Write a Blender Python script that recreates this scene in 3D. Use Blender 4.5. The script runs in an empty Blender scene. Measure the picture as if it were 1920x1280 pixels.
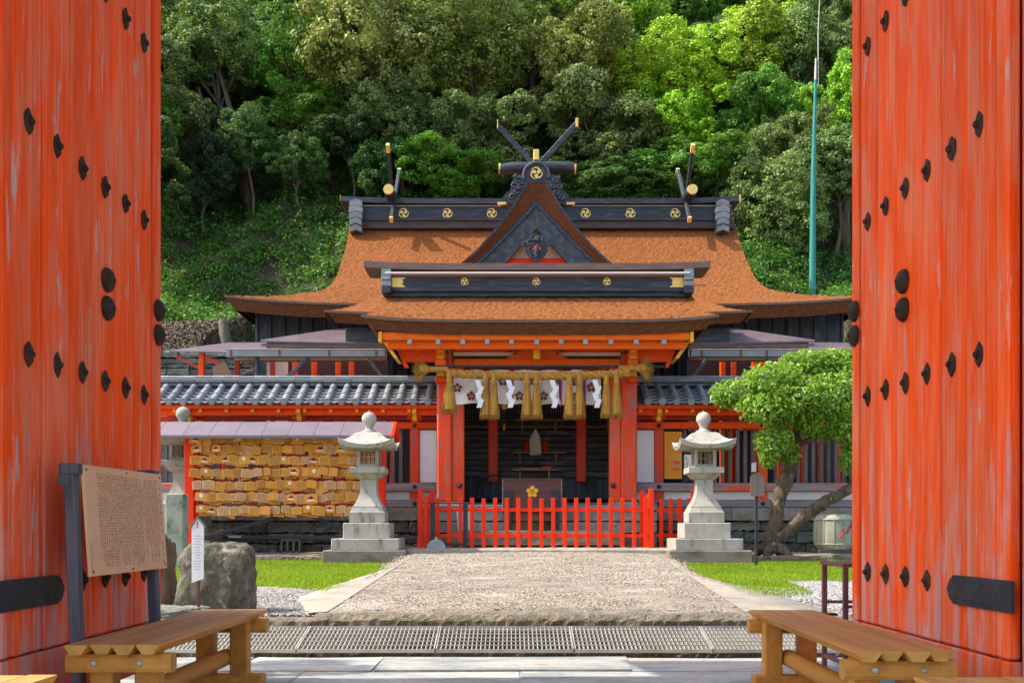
import bpy, bmesh, math, random
import numpy as np
from mathutils import Vector, Matrix, Euler
random.seed(7); RNG = np.random.default_rng(7)
R = math.radians
S = bpy.context.scene
COL = S.collection

# ------------------------------------------------------------------ camera
EYE = 0.92            # eye height above the gate floor
F = 1867.0            # focal length in photo pixels (35 mm on 36 mm, 1920 px wide)
cam = bpy.data.cameras.new('camera')
cam.lens = 35.0; cam.sensor_width = 36.0; cam.sensor_fit = 'HORIZONTAL'
cam.shift_y = (990 - 640) / 1920.0
cam.clip_start = 0.05; cam.clip_end = 2000
camo = bpy.data.objects.new('camera', cam); COL.objects.link(camo)
camo.location = (0, 0, EYE); camo.rotation_euler = (R(90), 0, 0)
S.camera = camo

# ------------------------------------------------------------------ sky, sun, exposure
LDIR = Vector((0.618, 0.02, -0.786)).normalized()      # direction the sunlight travels
w = bpy.data.worlds.new('World'); S.world = w; w.use_nodes = True
nt = w.node_tree; bg = nt.nodes['Background']
sky = nt.nodes.new('ShaderNodeTexSky'); sky.sky_type = 'NISHITA'; sky.sun_disc = False
sky.sun_elevation = math.asin(-LDIR.z)
sky.sun_rotation = math.atan2(-LDIR.x, -LDIR.y)
sky.air_density = 1.0; sky.dust_density = 2.5; sky.ozone_density = 1.0
nt.links.new(sky.outputs[0], bg.inputs[0]); bg.inputs[1].default_value = 0.15
sl = bpy.data.lights.new('sun', 'SUN'); sl.energy = 2.5; sl.angle = R(0.5); sl.color = (1.0, 0.95, 0.86)
so = bpy.data.objects.new('sun', sl); COL.objects.link(so)
so.rotation_euler = LDIR.to_track_quat('-Z', 'Y').to_euler(); so.location = (-20, -6, 25)
S.view_settings.view_transform = 'Standard'; S.view_settings.look = 'None'
S.view_settings.exposure = 1.5; S.view_settings.gamma = 1.0
S.view_settings.use_curve_mapping = False
S.cycles.use_denoising = True
S.cycles.max_bounces = 8; S.cycles.diffuse_bounces = 5; S.cycles.transparent_max_bounces = 8
S.cycles.sample_clamp_indirect = 10

def X(px, d): return (px - 960.0) * d / F
def Z(py, d): return EYE + (990.0 - py) * d / F

# ------------------------------------------------------------------ mesh builder
class MB:
    def __init__(s): s.v = []; s.f = []; s.sm = []; s.mi = []
    def add(s, vs, fs, sm=False, mi=0):
        o = len(s.v); s.v.extend([tuple(p) for p in vs])
        for f in fs:
            s.f.append(tuple(i + o for i in f)); s.sm.append(sm); s.mi.append(mi)
        return s
    def box(s, x0, x1, y0, y1, z0, z1, c=0.0, mi=0, M=None):
        if x1 < x0: x0, x1 = x1, x0
        if y1 < y0: y0, y1 = y1, y0
        if z1 < z0: z0, z1 = z1, z0
        lo = (x0, y0, z0); hi = (x1, y1, z1)
        c = min(c, .45 * min(x1 - x0, y1 - y0, z1 - z0))
        if c <= 0:
            vs = [(x, y, z) for z in (z0, z1) for y in (y0, y1) for x in (x0, x1)]
            fs = [(0, 2, 3, 1), (4, 5, 7, 6), (0, 1, 5, 4), (2, 6, 7, 3), (0, 4, 6, 2), (1, 3, 7, 5)]
        else:
            vs = []; ix = {}
            for sx in (0, 1):
                for sy in (0, 1):
                    for sz in (0, 1):
                        sg = (sx, sy, sz)
                        for a in range(3):
                            p = [(hi[k] if sg[k] else lo[k]) + (0 if k == a else (-c if sg[k] else c)) for k in range(3)]
                            ix[(sg, a)] = len(vs); vs.append(tuple(p))
            fs = []
            ctr = Vector(((x0 + x1) / 2, (y0 + y1) / 2, (z0 + z1) / 2))
            def put(ids):
                P = [Vector(vs[i]) for i in ids]
                n = (P[1] - P[0]).cross(P[2] - P[0]); m = sum(P, Vector()) / len(P) - ctr
                fs.append(tuple(ids) if n.dot(m) > 0 else tuple(reversed(ids)))
            for a in range(3):
                b, d = [k for k in range(3) if k != a]
                for sa in (0, 1):
                    q = []
                    for (sb, sd) in ((0, 0), (1, 0), (1, 1), (0, 1)):
                        g = [0, 0, 0]; g[a] = sa; g[b] = sb; g[d] = sd; q.append(ix[(tuple(g), a)])
                    put(q)
                for sb in (0, 1):
                    for sd in (0, 1):
                        g0 = [0, 0, 0]; g0[b] = sb; g0[d] = sd; g1 = list(g0); g1[a] = 1
                        put([ix[(tuple(g0), b)], ix[(tuple(g1), b)], ix[(tuple(g1), d)], ix[(tuple(g0), d)]])
            for sx in (0, 1):
                for sy in (0, 1):
                    for sz in (0, 1): put([ix[((sx, sy, sz), a)] for a in range(3)])
        if M is not None: vs = [tuple(M @ Vector(p)) for p in vs]
        return s.add(vs, fs, False, mi)
    def bar(s, p0, p1, w, h, c=0.0, roll=0.0, mi=0):
        p0 = Vector(p0); p1 = Vector(p1); dr = p1 - p0; L = dr.length
        q = dr.to_track_quat('Y', 'Z').to_matrix().to_4x4()
        M = Matrix.Translation(p0) @ q @ Matrix.Rotation(roll, 4, 'Y')
        return s.box(-w / 2, w / 2, 0, L, -h / 2, h / 2, c, mi, M)
    def tube(s, pts, rad, n=8, caps=True, sm=True, mi=0):
        pts = [Vector(p) for p in pts]
        if not hasattr(rad, '__len__'): rad = [rad] * len(pts)
        vs = []; fs = []; up = None
        for i, p in enumerate(pts):
            t = (pts[min(i + 1, len(pts) - 1)] - pts[max(i - 1, 0)]).normalized()
            if up is None:
                a = Vector((0, 0, 1)) if abs(t.z) < .9 else Vector((1, 0, 0))
                up = (a - t * a.dot(t)).normalized()
            else:
                up = (up - t * up.dot(t)).normalized()
            bi = t.cross(up)
            for k in range(n):
                an = 2 * math.pi * k / n
                vs.append(p + (up * math.cos(an) + bi * math.sin(an)) * rad[i])
        for i in range(len(pts) - 1):
            for k in range(n):
                a = i * n + k; b = i * n + (k + 1) % n
                fs.append((a, b, b + n, a + n))
        s.add(vs, fs, sm, mi)
        if caps:
            s.add(vs[:n], [tuple(reversed(range(n)))], False, mi); s.add(vs[-n:], [tuple(range(n))], False, mi)
        return s
    def lathe(s, cx, cy, prof, n=16, sm=True, rot=0.0, mi=0, caps=True):
        vs = []; fs = []
        for (r, z) in prof:
            for k in range(n):
                an = 2 * math.pi * k / n + rot
                vs.append((cx + r * math.cos(an), cy + r * math.sin(an), z))
        for i in range(len(prof) - 1):
            for k in range(n):
                a = i * n + k; b = i * n + (k + 1) % n
                fs.append((a, b, b + n, a + n))
        s.add(vs, fs, sm, mi)
        if caps:
            s.add(vs[:n], [tuple(reversed(range(n)))], False, mi); s.add(vs[-n:], [tuple(range(n))], False, mi)
        return s
    def sq(s, cx, cy, prof, mi=0):                      # square section lathe: prof of (half width, z)
        return s.lathe(cx, cy, [(h * math.sqrt(2), z) for h, z in prof], 4, False, math.pi / 4, mi)
    def prism(s, poly, y0, y1, mi=0, ax='xz', sm=False):
        n = len(poly)
        A = sum(poly[i][0] * poly[(i + 1) % n][1] - poly[(i + 1) % n][0] * poly[i][1] for i in range(n))
        if A < 0: poly = list(reversed(poly))
        if ax == 'xz': mk = lambda p, y: (p[0], y, p[1])
        elif ax == 'yz': mk = lambda p, y: (y, p[0], p[1])
        else: mk = lambda p, y: (p[0], p[1], y)
        vs = [mk(p, y0) for p in poly] + [mk(p, y1) for p in poly]
        side = [(i, (i + 1) % n, (i + 1) % n + n, i + n) for i in range(n)]
        f0 = tuple(range(n)); f1 = tuple(range(n, 2 * n))
        if ax == 'xz': s.add(vs, [f0, tuple(reversed(f1))], False, mi); s.add(vs, [tuple(reversed(q)) for q in side], sm, mi)
        else: s.add(vs, [tuple(reversed(f0)), f1], False, mi); s.add(vs, side, sm, mi)
        return s
    def grid(s, P, sm=True, mi=0, flip=False):          # P[i][j]
        nu = len(P); nv = len(P[0]); vs = [p for r in P for p in r]; fs = []
        for i in range(nu - 1):
            for j in range(nv - 1):
                q = (i * nv + j, i * nv + j + 1, (i + 1) * nv + j + 1, (i + 1) * nv + j)
                fs.append(tuple(reversed(q)) if flip else q)
        return s.add(vs, fs, sm, mi)
    def disc(s, cx, cz, y, r, n=14, mi=0, th=.004):
        return s.prism([(cx + r * math.cos(2 * math.pi * k / n), cz + r * math.sin(2 * math.pi * k / n)) for k in range(n)], y - th, y, mi)
    def mesh(s, name, mats, center=None):
        me = bpy.data.meshes.new(name)
        V = np.array(s.v, dtype=float)
        if center is not None: V = V - np.array(center)
        me.from_pydata(V.tolist(), [], s.f)
        me.polygons.foreach_set('use_smooth', s.sm); me.polygons.foreach_set('material_index', s.mi)
        for m in (mats if isinstance(mats, (list, tuple)) else [mats]): me.materials.append(m)
        me.update()
        return me
    def build(s, name, mats, parent=None, local=False):
        V = np.array(s.v); c = (V.min(0) + V.max(0)) / 2
        me = s.mesh(name, mats, c)
        o = bpy.data.objects.new(name, me); COL.objects.link(o)
        if parent is not None: o.parent = parent
        o.location = Vector(c) - (WL[parent.name] if parent is not None and not local else Vector((0, 0, 0)))
        WL[o.name] = Vector(c)
        return o
WL = {}
def tag(o, label, cat, group=None):
    o['label'] = label; o['category'] = cat
    if group: o['group'] = group
    return o
def thing(name, label, cat, loc=(0, 0, 0), group=None):
    o = bpy.data.objects.new(name, None); COL.objects.link(o); o.location = loc
    o.empty_display_size = .1
    WL[o.name] = Vector(loc)
    return tag(o, label, cat, group)
def struct(o): o['kind'] = 'structure'; return o
def stuff(o): o['kind'] = 'stuff'; return o
def sub(parent, name, loc):                             # an empty part that carries sub-parts
    o = bpy.data.objects.new(name, None); COL.objects.link(o); o.parent = parent
    o.location = Vector(loc) - WL[parent.name]; o.empty_display_size = .1; WL[o.name] = Vector(loc)
    return o
def dupe(o, parent, wloc, rot=None, scale=None):        # copy of one part (shares mesh) at a world place
    c = o.copy(); COL.objects.link(c); c.parent = parent
    c.location = Vector(wloc) - (WL[parent.name] if parent is not None else Vector((0, 0, 0)))
    if rot is not None: c.rotation_euler = rot
    if scale is not None: c.scale = scale
    WL[c.name] = Vector(wloc)
    return c
def place(me, name, parent, wloc, rot=None, scale=None):
    o = bpy.data.objects.new(name, me); COL.objects.link(o); o.parent = parent
    o.location = Vector(wloc) - (WL[parent.name] if parent is not None else Vector((0, 0, 0)))
    if rot is not None: o.rotation_euler = rot
    if scale is not None: o.scale = scale
    WL[o.name] = Vector(wloc)
    return o

# ------------------------------------------------------------------ materials
def pm(name, col, rough=.65, col2=None, scale=6, stretch=(1, 1, 1), lo=.42, hi=.6, bump=0., bscale=40, bstretch=None,
       metal=0., spec=.3, rnd=.12, col3=None, lo3=.6, hi3=.66, scale3=3, stretch3=None, fine=0., finescale=None, finestretch=None, trans=0., attr=None, objcol=False, coord='Object', stripe=None):
    m = bpy.data.materials.new(name); m.use_nodes = True
    n = m.node_tree.nodes; l = m.node_tree.links; b = n['Principled BSDF']
    b.inputs['Roughness'].default_value = rough; b.inputs['Metallic'].default_value = metal
    b.inputs['Specular IOR Level'].default_value = spec
    tc = n.new('ShaderNodeTexCoord'); oi = n.new('ShaderNodeObjectInfo')
    ml = n.new('ShaderNodeMath'); ml.operation = 'MULTIPLY'; ml.inputs[1].default_value = 57.0; l.new(oi.outputs['Random'], ml.inputs[0])
    ad = n.new('ShaderNodeVectorMath'); ad.operation = 'ADD'
    l.new(tc.outputs[coord], ad.inputs[0]); l.new(ml.outputs[0], ad.inputs[1])
    def noise(sc, st, det=6, ro=.6):
        mp = n.new('ShaderNodeMapping'); mp.inputs['Scale'].default_value = st; l.new(ad.outputs[0], mp.inputs[0])
        t = n.new('ShaderNodeTexNoise'); t.inputs['Scale'].default_value = sc; t.inputs['Detail'].default_value = det
        t.inputs['Roughness'].default_value = ro; l.new(mp.outputs[0], t.inputs['Vector'])
        return t.outputs['Fac']
    def ramp(f, a, c):
        r = n.new('ShaderNodeMapRange'); r.inputs['From Min'].default_value = a; r.inputs['From Max'].default_value = c
        r.interpolation_type = 'SMOOTHSTEP'; l.new(f, r.inputs['Value']); return r.outputs[0]
    def mix(f, a, c, mode='MIX'):
        x = n.new('ShaderNodeMix'); x.data_type = 'RGBA'; x.blend_type = mode
        if isinstance(f, float): x.inputs[0].default_value = f
        else: l.new(f, x.inputs[0])
        for i, q in ((6, a), (7, c)):
            if isinstance(q, tuple): x.inputs[i].default_value = (q[0], q[1], q[2], 1)
            else: l.new(q, x.inputs[i])
        return x.outputs[2]
    if objcol: base = oi.outputs['Color']
    else:
        rg = n.new('ShaderNodeRGB'); rg.outputs[0].default_value = (col[0], col[1], col[2], 1); base = rg.outputs[0]
    if col2: base = mix(ramp(noise(scale, stretch), lo, hi), base, col2)
    if col3: base = mix(ramp(noise(scale3, stretch3 or stretch, 8, .65), lo3, hi3), base, col3)
    if stripe:                                           # faint rows of writing: (lines per metre along z, colour, amount)
        pass
    if fine:
        fn = ramp(noise(finescale or bscale * 1.7, finestretch or bstretch or stretch, 3), .3, .72)
        g = n.new('ShaderNodeMapRange'); g.inputs['To Min'].default_value = 1 - fine; g.inputs['To Max'].default_value = 1 + fine
        l.new(fn, g.inputs['Value']); hs = n.new('ShaderNodeHueSaturation'); l.new(base, hs.inputs['Color']); l.new(g.outputs[0], hs.inputs['Value']); base = hs.outputs[0]
    if attr:
        at = n.new('ShaderNodeAttribute'); at.attribute_name = attr
        base = mix(1.0, base, at.outputs['Color'], 'MULTIPLY')
    if rnd:
        g = n.new('ShaderNodeMapRange'); g.inputs['To Min'].default_value = 1 - rnd; g.inputs['To Max'].default_value = 1 + rnd
        l.new(oi.outputs['Random'], g.inputs['Value']); hs = n.new('ShaderNodeHueSaturation'); l.new(base, hs.inputs['Color']); l.new(g.outputs[0], hs.inputs['Value']); base = hs.outputs[0]
    l.new(base, b.inputs['Base Color'])
    if bump:
        bp = n.new('ShaderNodeBump'); bp.inputs['Strength'].default_value = min(1., bump); bp.inputs['Distance'].default_value = .02 * max(1., bump)
        l.new(noise(bscale, bstretch or stretch, 5), bp.inputs['Height']); l.new(bp.outputs[0], b.inputs['Normal'])
    if trans:
        tr = n.new('ShaderNodeBsdfTranslucent'); l.new(mix(.5, base, (.35, .5, .04)), tr.inputs[0])
        mx = n.new('ShaderNodeMixShader'); mx.inputs[0].default_value = trans
        l.new(b.outputs[0], mx.inputs[1]); l.new(tr.outputs[0], mx.inputs[2]); l.new(mx.outputs[0], n['Material Output'].inputs[0])
    return m
M = {}
V1 = (.92, .092, .005)
M['door'] = pm('door_paint', V1, .62, (.80, .19, .085), 1.0, (7, 7, 1.4), .40, .66, .4, 1.0, (60, 60, 3), col3=(.60, .36, .31), lo3=.60, hi3=.68, scale3=1.0, stretch3=(11, 11, 1.9), spec=.15, rnd=.10, fine=.14, finescale=1.0, finestretch=(45, 45, 1.2))
M['verm'] = pm('vermilion_paint', (.80, .075, .006), .5, (.62, .06, .012), 2.0, (6, 6, 6), .45, .75, .15, 30, rnd=.07, spec=.15)
M['orange'] = pm('orange_paint', (.82, .13, .008), .5, (.70, .10, .012), 2.0, (4, 6, 6), .45, .75, .12, 30, rnd=.06, spec=.15)
M['peel'] = pm('peeling_vermilion', (.74, .065, .014), .65, (.62, .12, .06), 1.0, (8, 8, 1.2), .48, .7, .4, 1.0, (50, 50, 4), col3=(.20, .17, .18), lo3=.56, hi3=.62, scale3=1.0, stretch3=(16, 16, 1.8), rnd=.08)
M['sill'] = pm('weathered_sill', (.28, .235, .24), .8, (.19, .155, .16), 1.0, (1.5, 10, 14), .4, .65, .4, 1.0, (4, 40, 40), col3=(.66, .09, .04), lo3=.54, hi3=.62, scale3=1.0, stretch3=(1.0, 8, 9), rnd=.1)
M['fence'] = pm('fresh_red_paint', (.84, .034, .004), .45, (.76, .038, .006), 3, (3, 3, 3), .4, .7, .08, 40, rnd=.05, spec=.15)
M['yellow'] = pm('yellow_paint', (.72, .36, .015), .5, (.6, .27, .02), 5, (4, 4, 4), .45, .7, .1, 40, rnd=.05)
M['gold'] = pm('gilt_metal', (.80, .55, .16), .38, (.70, .44, .11), 6, (3, 3, 3), .4, .7, .05, 60, metal=.35, rnd=.05)
M['blackwood'] = pm('black_stained_wood', (.022, .024, .030), .5, (.055, .062, .078), 1.0, (3, 20, 20), .45, .68, .3, 1.0, (6, 60, 60), spec=.4, rnd=.1)
M['blackboard'] = pm('black_board', (.030, .036, .044), .6, (.065, .075, .09), 1.0, (12, 12, 1.5), .45, .7, .3, 1.0, (50, 50, 4), rnd=.2)
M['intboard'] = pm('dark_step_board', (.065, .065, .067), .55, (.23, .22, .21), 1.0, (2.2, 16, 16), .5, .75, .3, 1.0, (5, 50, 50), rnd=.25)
M['barge'] = pm('slate_black_bargeboard', (.035, .044, .055), .6, (.075, .088, .10), 1.0, (9, 9, 9), .42, .66, .3, 30, rnd=.05)
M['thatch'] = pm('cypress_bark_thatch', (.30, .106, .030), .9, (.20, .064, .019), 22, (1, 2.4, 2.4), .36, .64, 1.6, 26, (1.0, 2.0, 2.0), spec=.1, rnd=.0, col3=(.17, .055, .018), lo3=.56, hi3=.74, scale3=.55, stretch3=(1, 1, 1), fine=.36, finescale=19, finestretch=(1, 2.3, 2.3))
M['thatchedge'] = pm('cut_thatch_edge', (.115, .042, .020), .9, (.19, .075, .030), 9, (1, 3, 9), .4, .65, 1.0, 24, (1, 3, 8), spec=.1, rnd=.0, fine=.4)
M['tile'] = pm('grey_roof_tile', (.17, .176, .183), .42, (.25, .256, .262), 3, (1, 1, 1), .4, .7, .12, 30, spec=.5, rnd=.16)
M['plaster'] = pm('white_plaster', (.78, .76, .73), .8, (.64, .62, .60), 2, (1, 1, 1), .5, .75, .1, 30, rnd=.03)
M['cream'] = pm('cream_plaster', (.80, .66, .50), .8, (.70, .57, .42), 2, (1, 1, 1), .5, .75, .1, 30, rnd=.03)
M['granite'] = pm('granite', (.395, .35, .29), .85, (.31, .285, .235), 3, (1, 1, 1), .4, .68, .35, 70, col3=(.15, .135, .095), lo3=.50, hi3=.72, scale3=3.2, stretch3=(2.2, 2.2, .7), fine=.10, finescale=60, finestretch=(1, 1, 1), rnd=.06)
M['granite2'] = pm('old_granite', (.33, .32, .27), .9, (.24, .24, .18), 4, (1, 1, 1), .4, .65, .4, 60, col3=(.12, .13, .07), lo3=.55, hi3=.7, scale3=4, fine=.25, rnd=.08)
M['footing'] = pm('stained_footing', (.235, .185, .145), .9, (.17, .135, .105), 3, (1, 1, 3), .4, .65, .4, 50, col3=(.10, .08, .06), lo3=.56, hi3=.72, scale3=3, fine=.2, rnd=.05)
M['rock'] = pm('mossy_rock', (.165, .145, .105), .95, (.085, .082, .05), 4, (1, 1, .6), .4, .62, 1.5, 14, col3=(.34, .32, .28), lo3=.58, hi3=.66, scale3=9, fine=.3, rnd=.05)
M['masonry'] = pm('grey_green_masonry', (.17, .165, .13), .95, (.10, .11, .09), 4, (1, 1, 2.5), .4, .65, .9, 20, (1, 1, 3), col3=(.22, .15, .10), lo3=.6, hi3=.72, scale3=2, fine=.25, rnd=.35)
M['base'] = pm('foundation_stone', (.27, .235, .19), .9, (.19, .165, .13), 3, (1, 1, 1), .4, .65, .5, 35, fine=.2, rnd=.14)
M['concrete'] = pm('pale_concrete', (.34, .29, .225), .9, (.25, .21, .165), 2.2, (1, 1, 1), .4, .66, .4, 45, col3=(.22, .19, .15), lo3=.58, hi3=.7, scale3=1.3, fine=.2, rnd=.05)
M['kerb'] = pm('rough_kerb_stone', (.215, .175, .12), .95, (.14, .115, .075), 6, (1, 1, 1), .4, .62, 1.2, 40, col3=(.075, .085, .03), lo3=.58, hi3=.7, scale3=5, fine=.3, rnd=.08)
M['slate'] = pm('blue_green_slate', (.41, .40, .35), .7, (.25, .265, .245), 1.6, (1, 2.2, 1), .38, .64, 1.3, 7, (1, 2.4, 1), col3=(.44, .34, .24), lo3=.55, hi3=.68, scale3=1.2, fine=.16, finescale=20, rnd=.14)
M['soil'] = pm('hill_soil', (.07, .052, .034), .95, (.035, .030, .018), 1.2, (1, 1, 1), .4, .62, 1.5, 8, col3=(.05, .06, .02), lo3=.52, hi3=.62, scale3=.5, fine=.3, rnd=0)
M['yard'] = pm('yard_gravel_soil', (.34, .31, .265), .95, (.25, .225, .185), 3, (1, 1, 1), .4, .65, .8, 45, fine=.3, rnd=0)
M['grass'] = pm('short_grass', (.25, .33, .010), .8, (.18, .27, .010), .9, (1, 1, 1), .4, .65, 0, attr='tint', trans=.35, rnd=0)
M['pebble'] = pm('pebble', (.275, .228, .175), .8, None, attr='tint', rnd=0)
M['gravel'] = pm('blue_grey_gravel', (.25, .238, .225), .8, None, attr='tint', rnd=0)
M['aggregate'] = pm('pebble_mortar', (.27, .225, .17), .95, (.19, .155, .115), 3, (1, 1, 1), .4, .65, .9, 50, col3=(.40, .36, .30), lo3=.48, hi3=.66, scale3=.9, stretch3=(.6, 1.4, 1), fine=.3, rnd=0)
M['bench'] = pm('oiled_pine', (.60, .27, .045), .5, (.48, .20, .03), 1.0, (14, 1.5, 14), .4, .66, .25, 1.0, (60, 5, 60), spec=.35, col3=(.22, .09, .025), lo3=.66, hi3=.74, scale3=1.0, stretch3=(9, 3, 9), rnd=.12)
M['benchtop'] = pm('worn_pine_top', (.52, .265, .085), .6, (.41, .195, .06), 1.0, (16, 1.2, 16), .4, .66, .25, 1.0, (60, 4, 60), spec=.3, rnd=.1)
M['endgrain'] = pm('pine_end_grain', (.52, .27, .06), .6, (.40, .18, .04), 14, (1, .3, 1), .4, .7, .1, 60, rnd=.1)
M['greywood'] = pm('weathered_grey_wood', (.125, .13, .15), .8, (.07, .073, .085), 1.0, (20, 20, 2), .4, .66, .4, 1.0, (70, 70, 5), rnd=.1)
M['ply'] = pm('notice_panel', (.72, .45, .255), .6, (.67, .41, .225), 2, (1, 2, 8), .4, .7, .03, 30, rnd=0)
M['ink'] = pm('brown_ink', (.15, .07, .03), .7, rnd=0)
M['iron'] = pm('rusted_iron', (.035, .024, .018), .75, (.085, .045, .022), 9, (1, 1, 1), .45, .7, .5, 40, metal=.3, rnd=.15)
M['ironblack'] = pm('black_iron', (.03, .034, .038), .6, (.05, .052, .055), 8, (1, 1, 1), .45, .7, .3, 50, metal=.2, rnd=.1)
M['steel'] = pm('galvanised_steel', (.50, .47, .40), .55, (.38, .34, .27), 6, (1, 1, 1), .4, .7, .1, 60, metal=.45, rnd=.08)
M['copper'] = pm('brown_copper_sheet', (.15, .105, .108), .45, (.105, .072, .072), 2.2, (1, 1, 1), .42, .7, .08, 20, metal=.25, spec=.5, rnd=.1)
M['gutter'] = pm('grey_sheet_gutter', (.22, .215, .20), .5, (.30, .29, .27), 3, (1, 1, 1), .45, .7, .05, 20, metal=.3, col3=(.16, .25, .25), lo3=.63, hi3=.7, scale3=1.2, rnd=.08)
M['ridgedark'] = pm('dark_ridge_base', (.05, .038, .034), .6, (.085, .06, .05), 3, (1, 6, 6), .4, .7, .2, 30, rnd=.05)
M['litter'] = pm('leaf_litter', (.135, .098, .062), .9, None, attr='tint', rnd=0)
M['brownbar'] = pm('brown_ridge_board', (.14, .085, .065), .55, (.19, .12, .09), 3, (1, 6, 6), .4, .7, .2, 30, rnd=.08)
M['white'] = pm('white_paint', (.80, .78, .74), .6, rnd=.02)
M['verdi'] = pm('verdigris_cap', (.20, .25, .25), .5, (.30, .33, .33), 6, (1, 1, 1), .4, .7, .1, 30, metal=.3, rnd=.08)
M['straw'] = pm('rice_straw', (.48, .245, .040), .85, (.33, .155, .025), 1.0, (40, 40, 3), .4, .65, .3, 60, rnd=.1, fine=.15)
M['cloth'] = pm('white_cloth', (.82, .79, .74), .85, (.74, .70, .65), 3, (1, 1, 1), .4, .7, .1, 40, rnd=.03)
M['paper'] = pm('white_paper', (.66, .65, .64), .8, rnd=.02)
M['crest'] = pm('maroon_print', (.18, .055, .04), .8, rnd=0)
M['purple'] = pm('purple_ribbon', (.12, .045, .30), .8, rnd=0)
M['redcloth'] = pm('red_ribbon', (.50, .015, .025), .7, rnd=0)
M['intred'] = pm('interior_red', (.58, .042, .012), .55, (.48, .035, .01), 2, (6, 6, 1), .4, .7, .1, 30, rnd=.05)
M['boxwood'] = pm('dark_box_wood', (.10, .040, .032), .5, (.075, .03, .024), 2, (1, 6, 6), .4, .7, .15, 30, rnd=0)
M['shelfwood'] = pm('brown_shelf_wood', (.26, .15, .085), .6, (.20, .11, .06), 4, (1, 6, 6), .4, .7, .1, 30, rnd=.1)
M['hemp'] = pm('pale_hemp', (.78, .70, .60), .9, (.64, .57, .48), 8, (4, 4, 1), .4, .7, .2, 40, rnd=.05)
M['ema'] = pm('plaque_wood', (.70, .285, .028), .6, (.62, .27, .055), 1.0, (3, 3, 20), .4, .7, .05, 30, rnd=.14)
M['ema2'] = pm('pale_plaque_wood', (.68, .37, .16), .6, (.60, .30, .11), 1.0, (3, 3, 20), .4, .7, .05, 30, rnd=.12)
M['emaink'] = pm('plaque_ink', (.12, .06, .03), .7, rnd=0)
M['cord'] = pm('red_cord', (.42, .03, .03), .8, rnd=.1)
M['lilac'] = pm('lilac_brown_sheet', (.175, .125, .14), .45, (.15, .105, .115), 3, (1, 1, 1), .4, .7, .05, 20, metal=.2, spec=.5, rnd=.08)
M['teal'] = pm('teal_paint', (.022, .19, .155), .5, (.05, .27, .23), 3, (6, 6, .6), .45, .7, .05, 30, rnd=0)
M['bark'] = pm('tree_bark', (.12, .085, .055), .95, (.06, .045, .032), 1.0, (8, 8, 1.5), .4, .62, .9, 6, (3, 3, .7), rnd=.2)
M['plumbark'] = pm('lichened_plum_bark', (.15, .10, .065), .95, (.075, .052, .035), 1.0, (16, 16, 5), .4, .62, 1.3, 9, (3, 3, 1), col3=(.26, .27, .17), lo3=.58, hi3=.66, scale3=8, stretch3=(1, 1, 1), rnd=0)
M['leaf'] = pm('forest_leaf', (.08, .15, .03), .55, None, objcol=True, attr='tint', trans=.22, rnd=0, spec=.35)
M['plumleaf'] = pm('plum_leaf', (.19, .34, .024), .45, None, attr='tint', trans=.38, rnd=0, spec=.45)
M['under'] = pm('undergrowth_leaf', (.046, .145, .018), .6, None, attr='tint', trans=.25, rnd=0)
M['matting'] = pm('pale_straw_matting', (.42, .43, .33), .85, (.34, .35, .26), 1.0, (30, 30, 3), .4, .65, .3, 60, rnd=.05)
M['poster'] = pm('orange_poster', (.80, .30, .02), .6, (.74, .26, .02), 2, (1, 1, 1), .4, .7, 0, rnd=0)
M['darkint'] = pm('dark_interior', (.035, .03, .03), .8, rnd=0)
M['barred'] = pm('brown_grey_bar', (.15, .115, .105), .75, (.10, .08, .075), 1.0, (12, 12, 2), .4, .65, .2, 1.0, (40, 40, 4), rnd=.15)
M['signwood'] = pm('sign_wood', (.20, .15, .12), .7, (.16, .12, .10), 1.0, (20, 20, 3), .4, .65, .1, 40, rnd=0)
M['brownmetal'] = pm('brown_painted_steel', (.17, .055, .05), .55, (.12, .04, .035), 4, (1, 1, 1), .4, .7, .1, 40, rnd=.05)
M['pole'] = pm('dark_pipe', (.05, .06, .08), .5, rnd=.05)

# weathering of the door paint: the rain-splashed lower boards have lost more of it
def door_wear(m):
    n = m.node_tree.nodes; l = m.node_tree.links; b = n['Principled BSDF']; src = b.inputs['Base Color'].links[0].from_socket
    g = n.new('ShaderNodeNewGeometry'); sp = n.new('ShaderNodeSeparateXYZ'); l.new(g.outputs['Position'], sp.inputs[0])
    zr = n.new('ShaderNodeMapRange'); zr.inputs['From Min'].default_value = 2.4; zr.inputs['From Max'].default_value = .2; zr.inputs['To Max'].default_value = .20; l.new(sp.outputs['Z'], zr.inputs['Value'])
    mp = n.new('ShaderNodeMapping'); mp.inputs['Scale'].default_value = (13, 13, 1.2); l.new(g.outputs['Position'], mp.inputs[0])
    t = n.new('ShaderNodeTexNoise'); t.inputs['Scale'].default_value = 1.0; t.inputs['Detail'].default_value = 8; t.inputs['Roughness'].default_value = .68; l.new(mp.outputs[0], t.inputs['Vector'])
    ad = n.new('ShaderNodeMath'); ad.operation = 'ADD'; l.new(t.outputs['Fac'], ad.inputs[0]); l.new(zr.outputs[0], ad.inputs[1])
    mr = n.new('ShaderNodeMapRange'); mr.interpolation_type = 'SMOOTHSTEP'; mr.inputs['From Min'].default_value = .63; mr.inputs['From Max'].default_value = .76; mr.inputs['To Max'].default_value = .85; l.new(ad.outputs[0], mr.inputs['Value'])
    x = n.new('ShaderNodeMix'); x.data_type = 'RGBA'; l.new(mr.outputs[0], x.inputs[0]); l.new(src, x.inputs[6]); x.inputs[7].default_value = (.60, .29, .245, 1)
    l.new(x.outputs[2], b.inputs['Base Color'])
door_wear(M['door'])

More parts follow.
